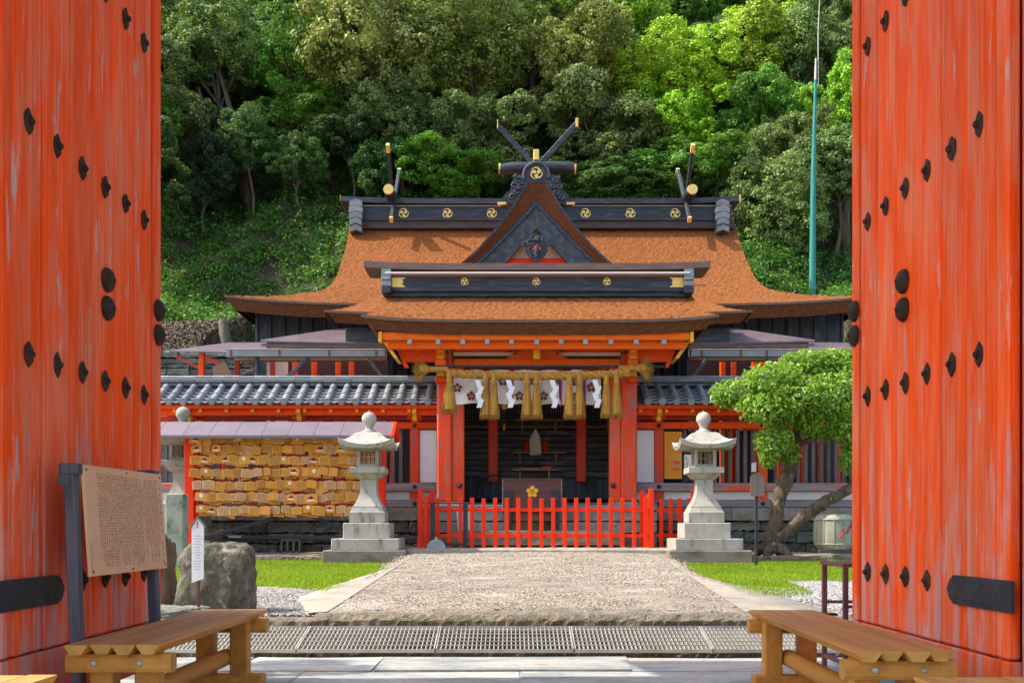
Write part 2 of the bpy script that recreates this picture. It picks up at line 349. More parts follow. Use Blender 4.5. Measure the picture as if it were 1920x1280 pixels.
# ------------------------------------------------------------------ fast meshes from numpy (leaves, grass, pebbles)
def npmesh(name, V, nper, faces, mat, tint=None, smooth=False):
    """V (N,nper,3); faces: list of index tuples inside one piece (all the same length)"""
    N = V.shape[0]; k = len(faces[0]); Fi = np.array(faces)
    idx = (np.arange(N)[:, None, None] * nper + Fi[None]).reshape(-1)
    me = bpy.data.meshes.new(name)
    me.vertices.add(N * nper); me.vertices.foreach_set('co', V.reshape(-1).astype(np.float32))
    nf = N * len(faces)
    me.loops.add(nf * k); me.loops.foreach_set('vertex_index', idx.astype(np.int32))
    me.polygons.add(nf); me.polygons.foreach_set('loop_start', (np.arange(nf) * k).astype(np.int32))
    me.polygons.foreach_set('use_smooth', np.full(nf, smooth))
    me.materials.append(mat)
    if tint is not None:
        a = me.attributes.new('tint', 'FLOAT_COLOR', 'POINT')
        t = np.ones((N, nper, 4), np.float32); t[:, :, :3] = tint[:, None, :]
        a.data.foreach_set('color', t.reshape(-1))
    me.update(calc_edges=True); me.validate()
    return me
def tints(N, base=(1, 1, 1), sp=.3, hue=.12):
    v = np.clip(1 + RNG.normal(0, sp, (N, 1)), .35, 2.0); h = 1 + RNG.normal(0, hue, (N, 3))
    return np.clip(np.array(base) * v * h, .05, 2.5)
def leafquads(P, Nrm, size, asp=.5):
    """rhombic leaves at P with normals Nrm"""
    N = len(P); t = RNG.normal(size=(N, 3)); t -= (t * Nrm).sum(1, keepdims=True) * Nrm
    t /= np.linalg.norm(t, axis=1, keepdims=True) + 1e-9; b = np.cross(Nrm, t)
    s = size[:, None]
    return np.stack([P - t * s * .5, P + b * s * asp * .5 + t * s * .05, P + t * s * .5, P - b * s * asp * .5 + t * s * .05], 1)
def unit(v): return v / (np.linalg.norm(v, axis=-1, keepdims=True) + 1e-9)

# ------------------------------------------------------------------ ground
def path_axis(d): return .024 * d
def zg(d):                      # yard level along the approach
    return float(np.interp(d, [-50, 7.15, 7.2, 7.74, 8.0, 10, 14, 16, 17.2, 20], [-.03, -.03, -.15, -.15, .22, .30, .325, .39, .48, .48]))
def zpath(d): return float(np.interp(d, [7.7, 9, 12, 15.3, 15.8], [.235, .275, .385, .50, .52]))
def hill(x, y):
    a = abs(x - .8)
    side = min(1., max(0., (a - 7.6) / 1.6))
    zs = float(np.interp(y, [0, 24.6, 24.9, 25.6, 28, 31, 34, 38, 45, 60, 90], [.48, .48, 4.0, 5.3, 6.5, 7.6, 8.7, 12.4, 18.5, 31, 50]))
    zc = float(np.interp(y, [0, 31.2, 33.5, 36, 38, 45, 60, 90], [.48, .48, 8.0, 10.6, 12.4, 18.5, 31, 50]))
    z = zs * side + zc * (1 - side)
    z += (.35 * math.sin(x * .55 + y * .3) + .25 * math.sin(x * 1.3 - y * .7 + 2)) * min(1, max(0, (y - 26) / 6))
    return z
def ground_z(x, y): return zg(y) if y < 20 else hill(x, y)
ys = [-60, -20, -5, 0, 3, 5, 7, 7.15, 7.2, 7.5, 7.73, 7.75, 7.9, 8.2, 9, 10, 12, 14, 16, 17.2, 19, 21, 23, 24, 24.6, 24.9, 25.3] + [25.8 + .6 * i for i in range(35)] + [48, 52, 56, 60, 70, 90, 130]
xs = [-90, -50, -30] + [-22 + .9 * i for i in range(52)] + [30, 50, 90]
mb = MB(); mb.grid([[(x, y, ground_z(x, y)) for x in xs] for y in ys], flip=False)
for i, f in enumerate(mb.f):
    mb.mi[i] = 0 if mb.v[f[0]][1] < 20 else 1
g = mb.build('ground', [M['yard'], M['soil']]); struct(g)

# slate paving of the gate passage: each slab its own piece
fl = bpy.data.objects.new('gate_paving', None); COL.objects.link(fl); struct(fl); WL[fl.name] = Vector((0, 0, 0))
yy = 3.2
while yy < 7.1:
    dy = min(random.uniform(.8, 1.3), 7.14 - yy)
    if 7.14 - yy - dy < .3: dy = 7.14 - yy
    xx = -3.3 + random.uniform(0, .4)
    while xx < 3.3:
        dx = random.uniform(.9, 2.2); g_ = .006
        j = lambda: random.uniform(-.15, .15)
        q = [(xx + g_ + j() * .3, yy + g_), (xx + dx - g_, yy + g_ + abs(j()) * .2), (xx + dx - g_ + j() * .3, yy + dy - g_), (xx + dx * .5, yy + dy - g_ - abs(j()) * .4), (xx + g_, yy + dy - g_ - abs(j()) * .2)]
        h = random.uniform(-.006, .006)
        MB().prism(q, -.05, h, ax='xy').build('paving_slab', M['slate'], fl)
        xx += dx
    yy += dy
MB().box(-3.4, 3.4, 3.0, 7.15, -.06, -.012).build('joint_bed', M['slate'], fl)

# drain channel under the gratings
MB().box(-4.2, 4.3, 7.16, 7.73, -.16, -.10).build('channel_floor', M['darkint'], fl)
# gratings laid as a little ramp from the paving up to the kerb
def grating(x0, x1, lab):
    t = thing('drain_grating', lab, 'grating', ((x0 + x1) / 2, 7.45, .02), 'gratings over the drain')
    p = lambda x, u, up=0: (x, 7.19 + u * .50, .035 + u * .112 + up)
    b = MB(); n = 31
    for i in range(1, n):
        x = x0 + (x1 - x0) * i / n
        b.bar(p(x, .02, -.004), p(x, .98, -.004), .007, .030)
    b.build('bearing_bars', M['steel'], t)
    b = MB()
    for u in (.17, .34, .5, .67, .84): b.bar(p(x0 + .01, u, .013), p(x1 - .01, u, .013), .012, .008)
    b.build('cross_bars', M['steel'], t)
    b = MB()
    for x in (x0, x1): b.bar(p(x, 0), p(x, 1), .008, .04)
    b.bar(p(x0, .005), p(x1, .005), .008, .026); b.bar(p(x0, .995), p(x1, .995), .008, .04)
    b.build('frame', M['steel'], t)
gx = [-2.56, -1.56, -.555, .45, 1.452, 2.45]
gl = ['steel drain grating half hidden under the bench beside the notice board', 'steel drain grating at the left end of the long rough kerb',
      'steel drain grating with a shadow at its gap, left of the path centre', 'steel drain grating at the middle of the pebbled path', 'steel drain grating passing behind the bench below the red door without notice board']
for i in range(5): grating(gx[i] + .008, gx[i + 1] - .008, gl[i])

# kerb stones
def roughbox(mb, x0, x1, y0, y1, z0, z1, nx=20, ny=4, nz=4, amp=.008, rnd_=.02):
    def j(): return random.uniform(-amp, amp)
    fr = lambda a, b, n: [a + (b - a) * i / n for i in range(n + 1)]
    Xs, Ys, Zs = fr(x0, x1, nx), fr(y0, y1, ny), fr(z0, z1, nz); cache = {}
    def P(i, k, l):
        if (i, k, l) not in cache:
            x, y, z = Xs[i], Ys[k], Zs[l]
            if l == nz and k == 0: z -= rnd_; y += rnd_ * .4
            if l == nz and k == ny: z -= rnd_ * .5
            cache[(i, k, l)] = (x + (j() if 0 < i < nx else j() * .4), y + j(), z + j())
        return cache[(i, k, l)]
    mb.grid([[P(i, 0, l) for i in range(nx + 1)] for l in range(nz + 1)], False)
    mb.grid([[P(i, k, nz) for i in range(nx + 1)] for k in range(ny + 1)], False)
    mb.grid([[P(i, ny, l) for i in range(nx + 1)] for l in range(nz + 1)], False, flip=True)
    mb.grid([[P(0, k, l) for l in range(nz + 1)] for k in range(ny + 1)], False)
    mb.grid([[P(nx, k, l) for l in range(nz + 1)] for k in range(ny + 1)], False, flip=True)
    return mb
kb = bpy.data.objects.new('kerb', None); COL.objects.link(kb); struct(kb); WL[kb.name] = Vector((0, 7.8, .1)); kb.location = WL[kb.name]
roughbox(MB(), -1.55, 2.05, 7.74, 8.02, -.1, .245, 90, 6, 8, .007, .03).build('kerb_stone', M['kerb'], kb)
roughbox(MB(), -2.6, -1.565, 7.76, 8.0, -.1, .215, 26, 4, 6, .006, .02).build('kerb_stone', M['kerb'], kb)
roughbox(MB(), -3.7, -2.615, 7.76, 8.0, -.1, .205, 26, 4, 6, .006, .02).build('kerb_stone', M['kerb'], kb)
roughbox(MB(), 2.065, 3.6, 7.75, 8.0, -.1, .225, 34, 4, 6, .006, .02).build('kerb_stone', M['kerb'], kb)

# approach path: a low ramp with sloping concrete margins
mb = MB(); rows = []; ds = [8.0 + .18 * i for i in range(44)]; ds[-1] = 15.78
def phw(d): return 1.70 + .2 * (d - 7.7) / 7.5
for d in ds:
    c = path_axis(d); h = phw(d); r = []
    for u in np.linspace(-1, 1, 25):
        r.append((c + u * h, d, zpath(d) + .03 * (1 - u * u) + random.uniform(-.004, .004)))
    rows.append(r)
rows.insert(0, [(x, 7.93, z - .10) for (x, y, z) in rows[0]])
mb.grid(rows, flip=False); struct(mb.build('path', M['aggregate']))
for sg, nm in ((-1, 'path_edging'), (1, 'path_edging')):
    rows = []
    for d in ds:
        c = path_axis(d); h = phw(d); wv = .10 * math.sin(d * 1.3 + sg) * .4
        ow = float(np.interp(d, [8, 9.2, 11, 15.8], [.75, .55, .28, .22])) if sg > 0 else float(np.interp(d, [8, 9.2, 11, 15.8], [.12, .5, .30, .18]))
        r = [(c + sg * (h - .03), d, zpath(d) + .008), (c + sg * (h + ow * .4), d, zpath(d) * .75 + zg(d) * .25 + .012), (c + sg * (h + ow + wv), d, min(zg(d) + .02, zpath(d))), (c + sg * (h + ow + wv + .03), d, zg(d) - .03)]
        rows.append(r)
    struct(MB().grid(rows, flip=(sg < 0)).build(nm, M['concrete']))
# landing slab before the fence
MB_ = MB(); roughbox(MB_, path_axis(16) - 2.25, path_axis(16) + 2.35, 15.76, 17.3, .3, .595, 50, 12, 3, .004, .02)
struct(MB_.build('landing_slab', M['concrete']))

# pebbles set in the path
def pebbles(name, XYZ, s, mat, tb, sp):
    N = len(XYZ)
    O = np.array([(1, 0, 0), (.5, .8, 0), (-.5, .75, 0), (-1, .05, 0), (-.45, -.8, 0), (.55, -.75, 0), (0, 0, .75), (0, 0, -.6)])
    fs = [(k, (k + 1) % 6, 6) for k in range(6)] + [((k + 1) % 6, k, 7) for k in range(6)]
    a = RNG.uniform(0, 6.28, N); sc = s * RNG.uniform(.6, 1.35, (N, 1)) * np.array([[1, .75, .6]]) * RNG.uniform(.8, 1.2, (N, 3))
    Q = O[None] * sc[:, None, :]; ca, sa = np.cos(a)[:, None], np.sin(a)[:, None]
    Q = np.stack([Q[..., 0] * ca - Q[..., 1] * sa, Q[..., 0] * sa + Q[..., 1] * ca, Q[..., 2] + Q[..., 0] * RNG.uniform(-.3, .3, (N, 1))], -1)
    me = npmesh(name, Q + XYZ[:, None, :], 8, fs, mat, tints(N, tb, sp, .06))
    o = bpy.data.objects.new(name, me); COL.objects.link(o); return stuff(o)
N = 52000; d = RNG.uniform(8.0, 15.7, N); u = RNG.uniform(-1, 1, N); u = np.where(RNG.random(N) < .12, np.sign(u) * (1 + np.abs(RNG.normal(0, .045, N))), u)
keep = (np.sin(u * 3 + d * 1.7) + np.sin(d * 2.9 + u * 6) * .7 + RNG.normal(0, .7, N)) > -.9
keep &= RNG.random(N) < np.interp(d, [8.6, 9.2, 10.6, 11.2], [.85, .55, .55, 1.0])
d, u = d[keep], u[keep]
c = .024 * d; h = 1.68 + .2 * (d - 7.7) / 7.5
zz = np.interp(d, [7.7, 9, 12, 15.3, 15.8], [.235, .275, .385, .50, .52]) + .03 * np.maximum(0, 1 - u * u)
o = pebbles('path_pebbles', np.stack([c + u * h, d, zz + .001], 1), .0125, M['pebble'], (1.0, .98, .95), .40)
o['label'] = 'small rounded pebbles set in the sloping approach path'; o['category'] = 'pebbles'
# loose gravel on both sides
N = 30000; d = RNG.uniform(8.0, 11.6, N); x = RNG.uniform(1.9, 4.2, N)
k = x > .024 * d + 1.95 + np.interp(d, [8, 9.2, 11, 15.8], [.75, .55, .28, .22]) + RNG.normal(0, .06, N) - .1
k &= ~((d > 10.2) & (x < 3.05)); d, x = d[k], x[k]
o = pebbles('yard_gravel', np.stack([x, d, np.array([zg(q) for q in d]) + .006], 1), .018, M['gravel'], (1.0, .98, .98), .40)
o['label'] = 'loose blue grey gravel beside the lawn'; o['category'] = 'gravel'
N = 16000; d = RNG.uniform(7.98, 10.2, N); x = RNG.uniform(-3.9, -1.5, N)
k = (x < .024 * d - 1.75 - np.interp(d, [8, 9.2, 11], [.05, .4, .28]) + RNG.normal(0, .05, N)); d, x = d[k], x[k]
o = pebbles('mossy_gravel', np.stack([x, d, np.array([zg(q) for q in d]) + .004], 1), .016, M['gravel'], (1.0, .95, .86), .4)
o['label'] = 'loose pale gravel around the standing boulder'; o['category'] = 'gravel'

# lawns
def lawn_ok(x, d):
    L = .024 * d - (1.7 + .2 * (d - 7.7) / 7.5) - .24 + .05 * np.sin(d * 3.1)
    Rr = .024 * d + (1.7 + .2 * (d - 7.7) / 7.5) + .26 + .06 * np.sin(d * 2.3)
    l = (x < L) & (d > np.interp(x, [-6, -2.6, -2.2, -1.7], [11.0, 10.6, 10.0, 9.7]) + .12 * np.sin(x * 5)) & (d < 16.0)
    r = (x > Rr) & (d > np.interp(x, [2.1, 2.6, 2.9, 3.1, 6], [9.3, 9.3, 9.7, 11.2, 11.4]) + .12 * np.sin(x * 6)) & (d < 16.0)
    return l | r
def blades(name, n, hgt, lab):
    d = np.sqrt(RNG.uniform(9.2 ** 2, 16.0 ** 2, n)); x = RNG.uniform(-6, 7, n); k = lawn_ok(x, d); d, x = d[k], x[k]; n = len(d)
    h = hgt * RNG.uniform(.6, 1.4, n); a = RNG.uniform(0, 6.28, n); w_ = .010 * np.ones(n); z = np.array([zg(q) for q in d]) - .005
    lean = RNG.normal(0, .5, (n, 2)) * h[:, None]
    P = np.zeros((n, 3, 3)); P[:, 0] = np.stack([x - np.cos(a) * w_, d - np.sin(a) * w_, z], 1); P[:, 1] = np.stack([x + np.cos(a) * w_, d + np.sin(a) * w_, z], 1)
    P[:, 2] = np.stack([x + lean[:, 0], d + lean[:, 1], z + h], 1)
    me = npmesh(name, P, 3, [(0, 1, 2)], M['grass'], tints(n, (1, 1, 1), .22, .08))
    o = bpy.data.objects.new(name, me); COL.objects.link(o); stuff(o); o['label'] = lab; o['category'] = 'grass'
blades('lawn_grass', 300000, .034, 'bright green short lawn around the stone lanterns')
# turf sheets under the blades
for sgn in (-1, 1):
    rows = []
    for d in np.linspace(9.3, 16.0, 48):
        r = []
        for x in (np.linspace(-6, -1.3, 40) if sgn < 0 else np.linspace(1.9, 7, 40)):
            r.append((x, d, zg(d) + (.004 if bool(lawn_ok(np.array(x), np.array(d))) else -.02)))
        rows.append(r)
    m_ = bpy.data.materials.get('turf') or pm('turf', (.105, .19, .018), .9, (.075, .13, .015), 8, rnd=0, bump=.8, bscale=40)
    struct(MB().grid(rows).build('lawn', m_))
# low stone edging behind the lawns and bare earth strip
def edging(x0, x1, y, lab):
    t = bpy.data.objects.new('lawn_edging', None); COL.objects.link(t); struct(t); WL[t.name] = Vector(((x0 + x1) / 2, y, .4)); t.location = WL[t.name]
    x = x0
    while x < x1:
        L = random.uniform(.5, 1.1); b = MB()
        roughbox(b, x, min(x + L, x1) - .01, y - .06, y + .08, .3, .485 + random.uniform(-.012, .012), 14, 3, 3, .008, .02); b.build('edging_stone', M['kerb'], t); x += L
edging(-6.5, -1.75, 16.08, '')
edging(3.3, 7.5, 15.9, '')
struct(MB().grid([[(x, y, .475 + .02 * math.sin(x * 3 + y) + random.uniform(-.006, .006)) for x in np.linspace(3.2, 8, 30)] for y in np.linspace(16.0, 18.0, 14)]).build('bare_earth', pm('bare_earth', (.34, .25, .16), .95, (.24, .18, .11), 3, bump=.6, bscale=30, rnd=0)))
struct(MB().grid([[(x, y, .478 + .02 * math.sin(x * 3 + y) + random.uniform(-.006, .006)) for x in np.linspace(-7.5, -1.75, 30)] for y in np.linspace(16.2, 18.0, 14)]).build('bare_earth', bpy.data.materials['bare_earth']))

# ------------------------------------------------------------------ the gate the camera stands under
gate = thing('shrine_gate', 'weathered vermilion shrine gate with both studded door leaves swung open', 'gate', (0, 5, 0))
XL, XR = 2.16, 2.10
def stud_mesh():
    b = MB(); oc = []
    for k in range(12):
        a = 2 * math.pi * k / 12 + math.pi / 2
        r = (1.0 if k % 6 == 0 else (.84 if k % 2 else .9))
        oc.append((.048 * r * math.cos(a), .060 * r * math.sin(a)))
    n = 12
    for (s0, t0, s1, t1) in ((1, 0, .95, .005), (.95, .005, .45, .010)):
        va = [(t0, p[0] * s0, p[1] * s0) for p in oc]; vb = [(t1, p[0] * s1, p[1] * s1) for p in oc]
        b.add(va + vb, [(i, (i + 1) % n, (i + 1) % n + n, i + n) for i in range(n)])
    b.add([(.010, p[0] * .45, p[1] * .45) for p in oc], [tuple(range(n))])
    b.tube([(.009, 0, 0), (.016, 0, 0), (.025, 0, 0), (.029, 0, 0)], [.016, .018, .013, .006], 8)
    return b.mesh('door_stud', M['iron'])
STUD = stud_mesh()
b = MB(); b.tube([(0, 0, 0), (.012, 0, 0), (.026, 0, 0), (.037, 0, 0), (.042, 0, 0)], [.066, .064, .052, .03, .010], 18)
b.tube([(.042, 0, 0), (.048, 0, 0)], [.010, .006], 8)
BOSS = b.mesh('door_boss', M['iron'])
def door(sg, X0, s0, dsp, y0, y1):
    dr = sub(gate, 'door_leaf', (sg * (X0 + .04), (y0 + y1) / 2, .08))
    xo = lambda t: (sg * (X0 - t))          # t metres proud of the inner face
    edges = [y0] + [s0 + dsp * (k - .5) for k in range(7)] + [y1]
    for k in range(len(edges) - 1):
        a, c_ = edges[k] + .008, edges[k + 1] - .008
        if c_ - a < .02: continue
        pr = random.uniform(-.003, .004) + (.012 if k == len(edges) - 2 else 0)
        MB().box(xo(pr), xo(-.055), a, c_, .362, 4.75, .010).build('door_plank', M['door'], dr)
    MB().box(xo(.006), xo(-.055), y0, y1, .085, .355, .006).build('bottom_rail', M['door'], dr)
    MB().box(xo(-.057), xo(-.10), y0, y1, .085, 4.74, .004).build('backing', M['ironblack'], dr)  # black sheet behind the planks, seam shade put into its colour
    rot = None if sg < 0 else Euler((0, 0, math.pi))
    for zi, z in enumerate((.66, 1.70, 2.73, 3.757)):
        for k in range(6):
            if zi == 0 and k < 2: continue
            place(STUD, 'stud', dr, (xo(.004), s0 + dsp * k, z + random.uniform(-.006, .006)), Euler((random.uniform(-.1, .1), 0, 0 if sg < 0 else math.pi)), (1, random.uniform(.92, 1.06), random.uniform(.94, 1.06)))
    for yb in (s0 + dsp * 3 + .02, y1 - .07):
        for z in (2.09, 2.24):
            place(BOSS, 'boss', dr, (xo(.012 if yb > 5.9 else .004), yb, z), Euler((0, 0, 0 if sg < 0 else math.pi)))
    st = [(y0 - .05, .565), (y0 - .05, .70), (y0 + .50, .70), (y0 + .545, .675), (y0 + .57, .632), (y0 + .545, .59), (y0 + .50, .565)]
    b = MB()
    b.prism(st, xo(.0045), xo(.018), ax='yz')
    for i in range(6):
        for z in (.59, .675): b.tube([(xo(.017), y0 + .03 + i * .09, z), (xo(.026), y0 + .03 + i * .09, z)], [.009, .004], 6)
    if sg > 0: pass
    b.build('strap_hinge', M['ironblack'], dr)
door(-1, XL, 4.441, .2790, 4.20, 6.11)
door(1, XR, 4.465, .2808, 4.20, 6.13)
for (xa, xb) in ((-2.62, -2.20), (2.118, 2.55)):
    MB().box(xa, xb, 3.70, 4.15, .0, 6.6, .02).build('gate_post', M['door'], gate)
    MB().box(xa - .05, xb + .05, 3.62, 4.19, -.03, .06, .02).build('post_base', M['granite'], gate)
MB().box(-3.1, 3.05, 3.74, 4.10, 4.85, 5.25, .02).build('lintel', M['door'], gate)
# gable roof of the gate, seen only by its shade
for (ya, za, yb, zb) in ((3.9, 7.1, 6.8, 5.95), (3.9, 7.1, 1.0, 5.95)):
    vs = []
    P = [[(x, ya + (yb - ya) * t, za + (zb - za) * t - .12 * math.sin(t * math.pi)) for x in np.linspace(-3.8, 3.75, 12)] for t in np.linspace(0, 1, 8)]
    P2 = [[(x, y, z - .16) for (x, y, z) in r] for r in P]
    b = MB(); b.grid(P, False, flip=(yb < ya)); b.grid(P2, False, flip=(yb > ya))
    b.add([*P[-1], *P2[-1]], [(i, i + 1, i + 13, i + 12) for i in range(11)])
    for e in (0, -1):
        b.add([r[e] for r in P] + [r[e] for r in P2], [(i, i + 1, i + 9, i + 8) for i in range(7)])
    b.build('roof_slope', M['tile'], gate)
MB().box(-3.85, 3.8, 3.78, 4.02, 7.05, 7.4, .03).build('roof_ridge', M['tile'], gate)

# ------------------------------------------------------------------ benches
def bench(loc, rotz, L, lab):
    t = thing('log_bench', lab, 'bench', loc, 'half-log benches inside the gate')
    pw = .10
    for k in range(4):
        x0 = -.2 + k * pw; e = random.uniform(-.02, .02)
        prof = [(x0 + .002, .42), (x0 + pw - .002, .42), (x0 + pw - .002, .412), (x0 + pw * .74, .378), (x0 + pw * .26, .378), (x0 + .002, .412)]
        if k in (0, 3): pass
        b = MB(); b.prism(prof, e, L + random.uniform(-.01, .02))
        # top face and end grain by material slot
        for i, f in enumerate(b.f):
            zs_ = [b.v[q][2] for q in f]; ysd = [b.v[q][1] for q in f]
            if min(zs_) > .4199: b.mi[i] = 1
            elif max(ysd) - min(ysd) < 1e-6: b.mi[i] = 2
        b.build('seat_plank', [M['bench'], M['benchtop'], M['endgrain']], t, True)
    for yb, s in ((.10, 1), (L - .12, -1)):
        n = 14; prof = []
        for i in range(n):
            a = 2 * math.pi * i / n
            prof.append((yb + .052 * max(-.78, min(.78, math.cos(a))), .333 + .05 * max(-.86, min(.86, math.sin(a)))))
        b = MB(); b.prism(prof, -.225, .235, ax='yz', sm=False)
        for i, f in enumerate(b.f):
            xs_ = [b.v[q][0] for q in f]
            if max(xs_) - min(xs_) < 1e-6: b.mi[i] = 1
        o = b.build('cross_log', [M['bench'], M['endgrain']], t, True)
        for bx in (-.10, .10):
            b = MB(); yf = yb - s * .041
            b.tube([(bx, yf, .335), (bx, yf - s * .005, .335), (bx, yf - s * .008, .335)], [.014, .014, .008], 10)
            b.build('bolt', M['steel'], t, True)
        for lx in (-.105, .095):
            MB().box(lx - .052, lx + .052, yb + s * .045, yb + s * .145, 0, .376, .008).build('leg', M['bench'], t, True)
        MB().box(-.22, .24, yb + s * .04, yb + s * .15, .0, .055, .01).build('foot_board', M['bench'], t, True)
    b = MB(); b.tube([(0, .14, .15), (0, L - .16, .15)], .05, 12, mi=0); b.build('stretcher', M['bench'], t, True)
    t.rotation_euler = (0, 0, rotz)
    return t
bench((-1.72, 4.27, 0), R(-.2), 1.88, 'long half-log bench beside the door with the notice board')
bench((1.60, 4.05, 0), R(-1.4), 2.06, 'long half-log bench beside the door with the brown steel stand')
bench((-1.755, 1.52, 0), R(0), 1.88, 'half-log bench following the one beside the notice board, only its tip in view')
bench((1.50, 1.30, 0), R(-1.5), 2.05, 'half-log bench following the one by the steel stand, only its tip in view')

# ------------------------------------------------------------------ notice board
nb = thing('notice_board', 'tan notice panel of dense vertical writing on two grey wooden posts', 'notice board', (-2.0, 5.1, 0))
lean = .035
def post(y, w_, ztop):
    b = MB(); b.bar((-1.965, y, 0), (-1.965 - lean * ztop / 1.2 - .01, y, ztop), w_, .05, .006, roll=0); return b.build('post', M['greywood'], nb)
post(4.535, .062, 1.19); post(5.52, .062, 1.2)
b = MB(); b.box(-2.05, -1.965, 4.50, 4.575, 1.165, 1.215, .004); b.box(-2.05, -2.0, 4.494, 4.50, 1.115, 1.166, .002); b.build('post_cap', M['greywood'], nb)
b = MB(); b.box(-2.06, -1.97, 5.46, 5.57, 1.19, 1.24, .004); b.build('post_cap', M['greywood'], nb)
# panel plane: x = -1.925 - lean*(z-.7)/.5
px_ = lambda z, t=0: -1.925 + t - lean * (z - .7) / .5
y0_, y1_, z0_, z1_ = 4.555, 5.56, .700, 1.212
vs = [(px_(z, t), y, z) for t in (-.014, 0) for (y, z) in ((y0_, z0_), (y1_, z0_), (y1_, z1_ + .008), (y0_, z1_))]
b = MB(); b.add(vs, [(0, 3, 2, 1), (4, 5, 6, 7), (0, 1, 5, 4), (1, 2, 6, 5), (2, 3, 7, 6), (3, 0, 4, 7)])
panel = b.build('panel', M['ply'], nb)
ink = MB()
def glyph(y, z, s):
    for q in range(random.choice((2, 3, 3, 4))):
        if random.random() < .5: a, c_ = random.uniform(.55, .95) * s, .2 * s
        else: a, c_ = .2 * s, random.uniform(.5, .9) * s
        oy = y + random.uniform(-.22, .22) * s; oz = z + random.uniform(-.34, .34) * s
        vs = [(px_(zz_, .0008), yy_, zz_) for (yy_, zz_) in ((oy - a / 2, oz - c_ / 2), (oy + a / 2, oz - c_ / 2), (oy + a / 2, oz + c_ / 2), (oy - a / 2, oz + c_ / 2))]
        ink.add(vs, [(0, 1, 2, 3)])
z = 1.135                                                  # heading column, then the body columns, then the date
for i in range(13):
    if i not in (8,): glyph(y1_ - .045, z, .022)
    z -= .033
ncol = 36
for cidx in range(ncol):
    yc = y1_ - .085 - cidx * (.80 / ncol)
    if cidx in (9, 10): zt, zb = (1.16, .78)
    else: zt, zb = 1.175, random.choice((.74, .735, .73, .76, .83))
    if cidx in (10,): zt = 1.12; zb = .98
    z = zt
    while z > zb:
        if random.random() > .04: glyph(yc, z, .0125)
        z -= .0135
z = .84
for i in range(9): glyph(y0_ + .022, z, .011); z -= .0155
stuff(ink.build('writing', M['ink'], panel))
b = MB()
for (y, z) in ((4.58, 1.19), (5.06, 1.2), (5.53, 1.2), (4.58, .72), (5.06, .715), (5.53, .72)):
    b.tube([(px_(z), y, z), (px_(z, .004), y, z)], [.006, .004], 8)
stuff(b.build('screws', M['iron'], panel))

# brown steel stand beyond the other leaf
t = thing('steel_stand', 'narrow brown steel stand behind the edge of the open red door', 'stand', (2.28, 6.42, 0))
for (x, y) in ((2.09, 6.66), (2.09, 6.24), (2.44, 6.66), (2.44, 6.24)):
    MB().box(x - .015, x + .015, y - .015, y + .015, 0, .675, .002).build('leg', M['brownmetal'], t)
b = MB(); b.box(2.065, 2.465, 6.215, 6.685, .677, .70, .003); b.build('top', M['brownmetal'], t)
for x in (2.09, 2.44): MB().box(x - .01, x + .01, 6.258, 6.642, .06, .085).build('rail', M['brownmetal'], t)
for y in (6.66, 6.24): MB().box(2.108, 2.422, y - .01, y + .01, .42, .44).build('rail', M['brownmetal'], t)

# standing boulder, stump-like stone, granite post, small sign
def boulder(name, lab, cat, c, r, seed, mat, flat=.85, tilt=0, pw=4.0):
    bm = bmesh.new(); bmesh.ops.create_icosphere(bm, subdivisions=5, radius=1)
    from mathutils import noise as mn
    for v in bm.verts:
        p = v.co.copy()
        f = (abs(p.x) ** pw + abs(p.y) ** pw + abs(p.z) ** pw) ** (-1 / pw)
        p = p * f
        nn = mn.fractal(p * 1.3 + Vector((seed, 0, 0)), 1.0, 2.0, 6) * .16 + mn.noise(p * 6 + Vector((0, seed, 0))) * .035 + abs(mn.noise(p * 13 + Vector((0, seed, 3)))) * -.03
        p *= 1 + nn
        v.co = Vector((p.x * r[0] + p.z * tilt, p.y * r[1], p.z * r[2]))
    me = bpy.data.meshes.new(name); bm.to_mesh(me); bm.free(); me.materials.append(mat)
    for p in me.polygons: p.use_smooth = True
    o = bpy.data.objects.new(name, me); COL.objects.link(o); o.location = c; WL[o.name] = Vector(c)
    return tag(o, lab, cat)
boulder('boulder', 'upright mottled grey boulder behind the small white sign', 'boulder', (X(407, 8.25), 8.25, .46), (.315, .16, .33), 3.1, M['rock'])
boulder('boulder', 'brown upright stone half hidden by the door edge and notice board', 'stone', (X(296, 8.6), 8.6, .46), (.13, .15, .40), 8.7, pm('brown_stone', (.20, .125, .07), .95, (.12, .08, .05), 1, (10, 10, 2), bump=1., bscale=12, rnd=0), pw=6.0)
for i, (px, d, w_) in enumerate(((345, 8.05, .25), (308, 8.2, .2))):
    boulder('flat_stone', ('flat green slab lying at the foot of the upright boulder', 'flat slab lying under the brown upright stone')[i], 'stone', (X(px, d), d - .06, .235), (w_, .12, .06), 20 + i, M['masonry'], pw=5.)
b = MB(); d = 14.6; b.box(X(310, d), X(343, d), d, d + .26, zg(d) - .02, Z(925, d), .012)
tag(b.build('granite_post', M['granite2']), 'square speckled granite post beside the plaque rack', 'post')
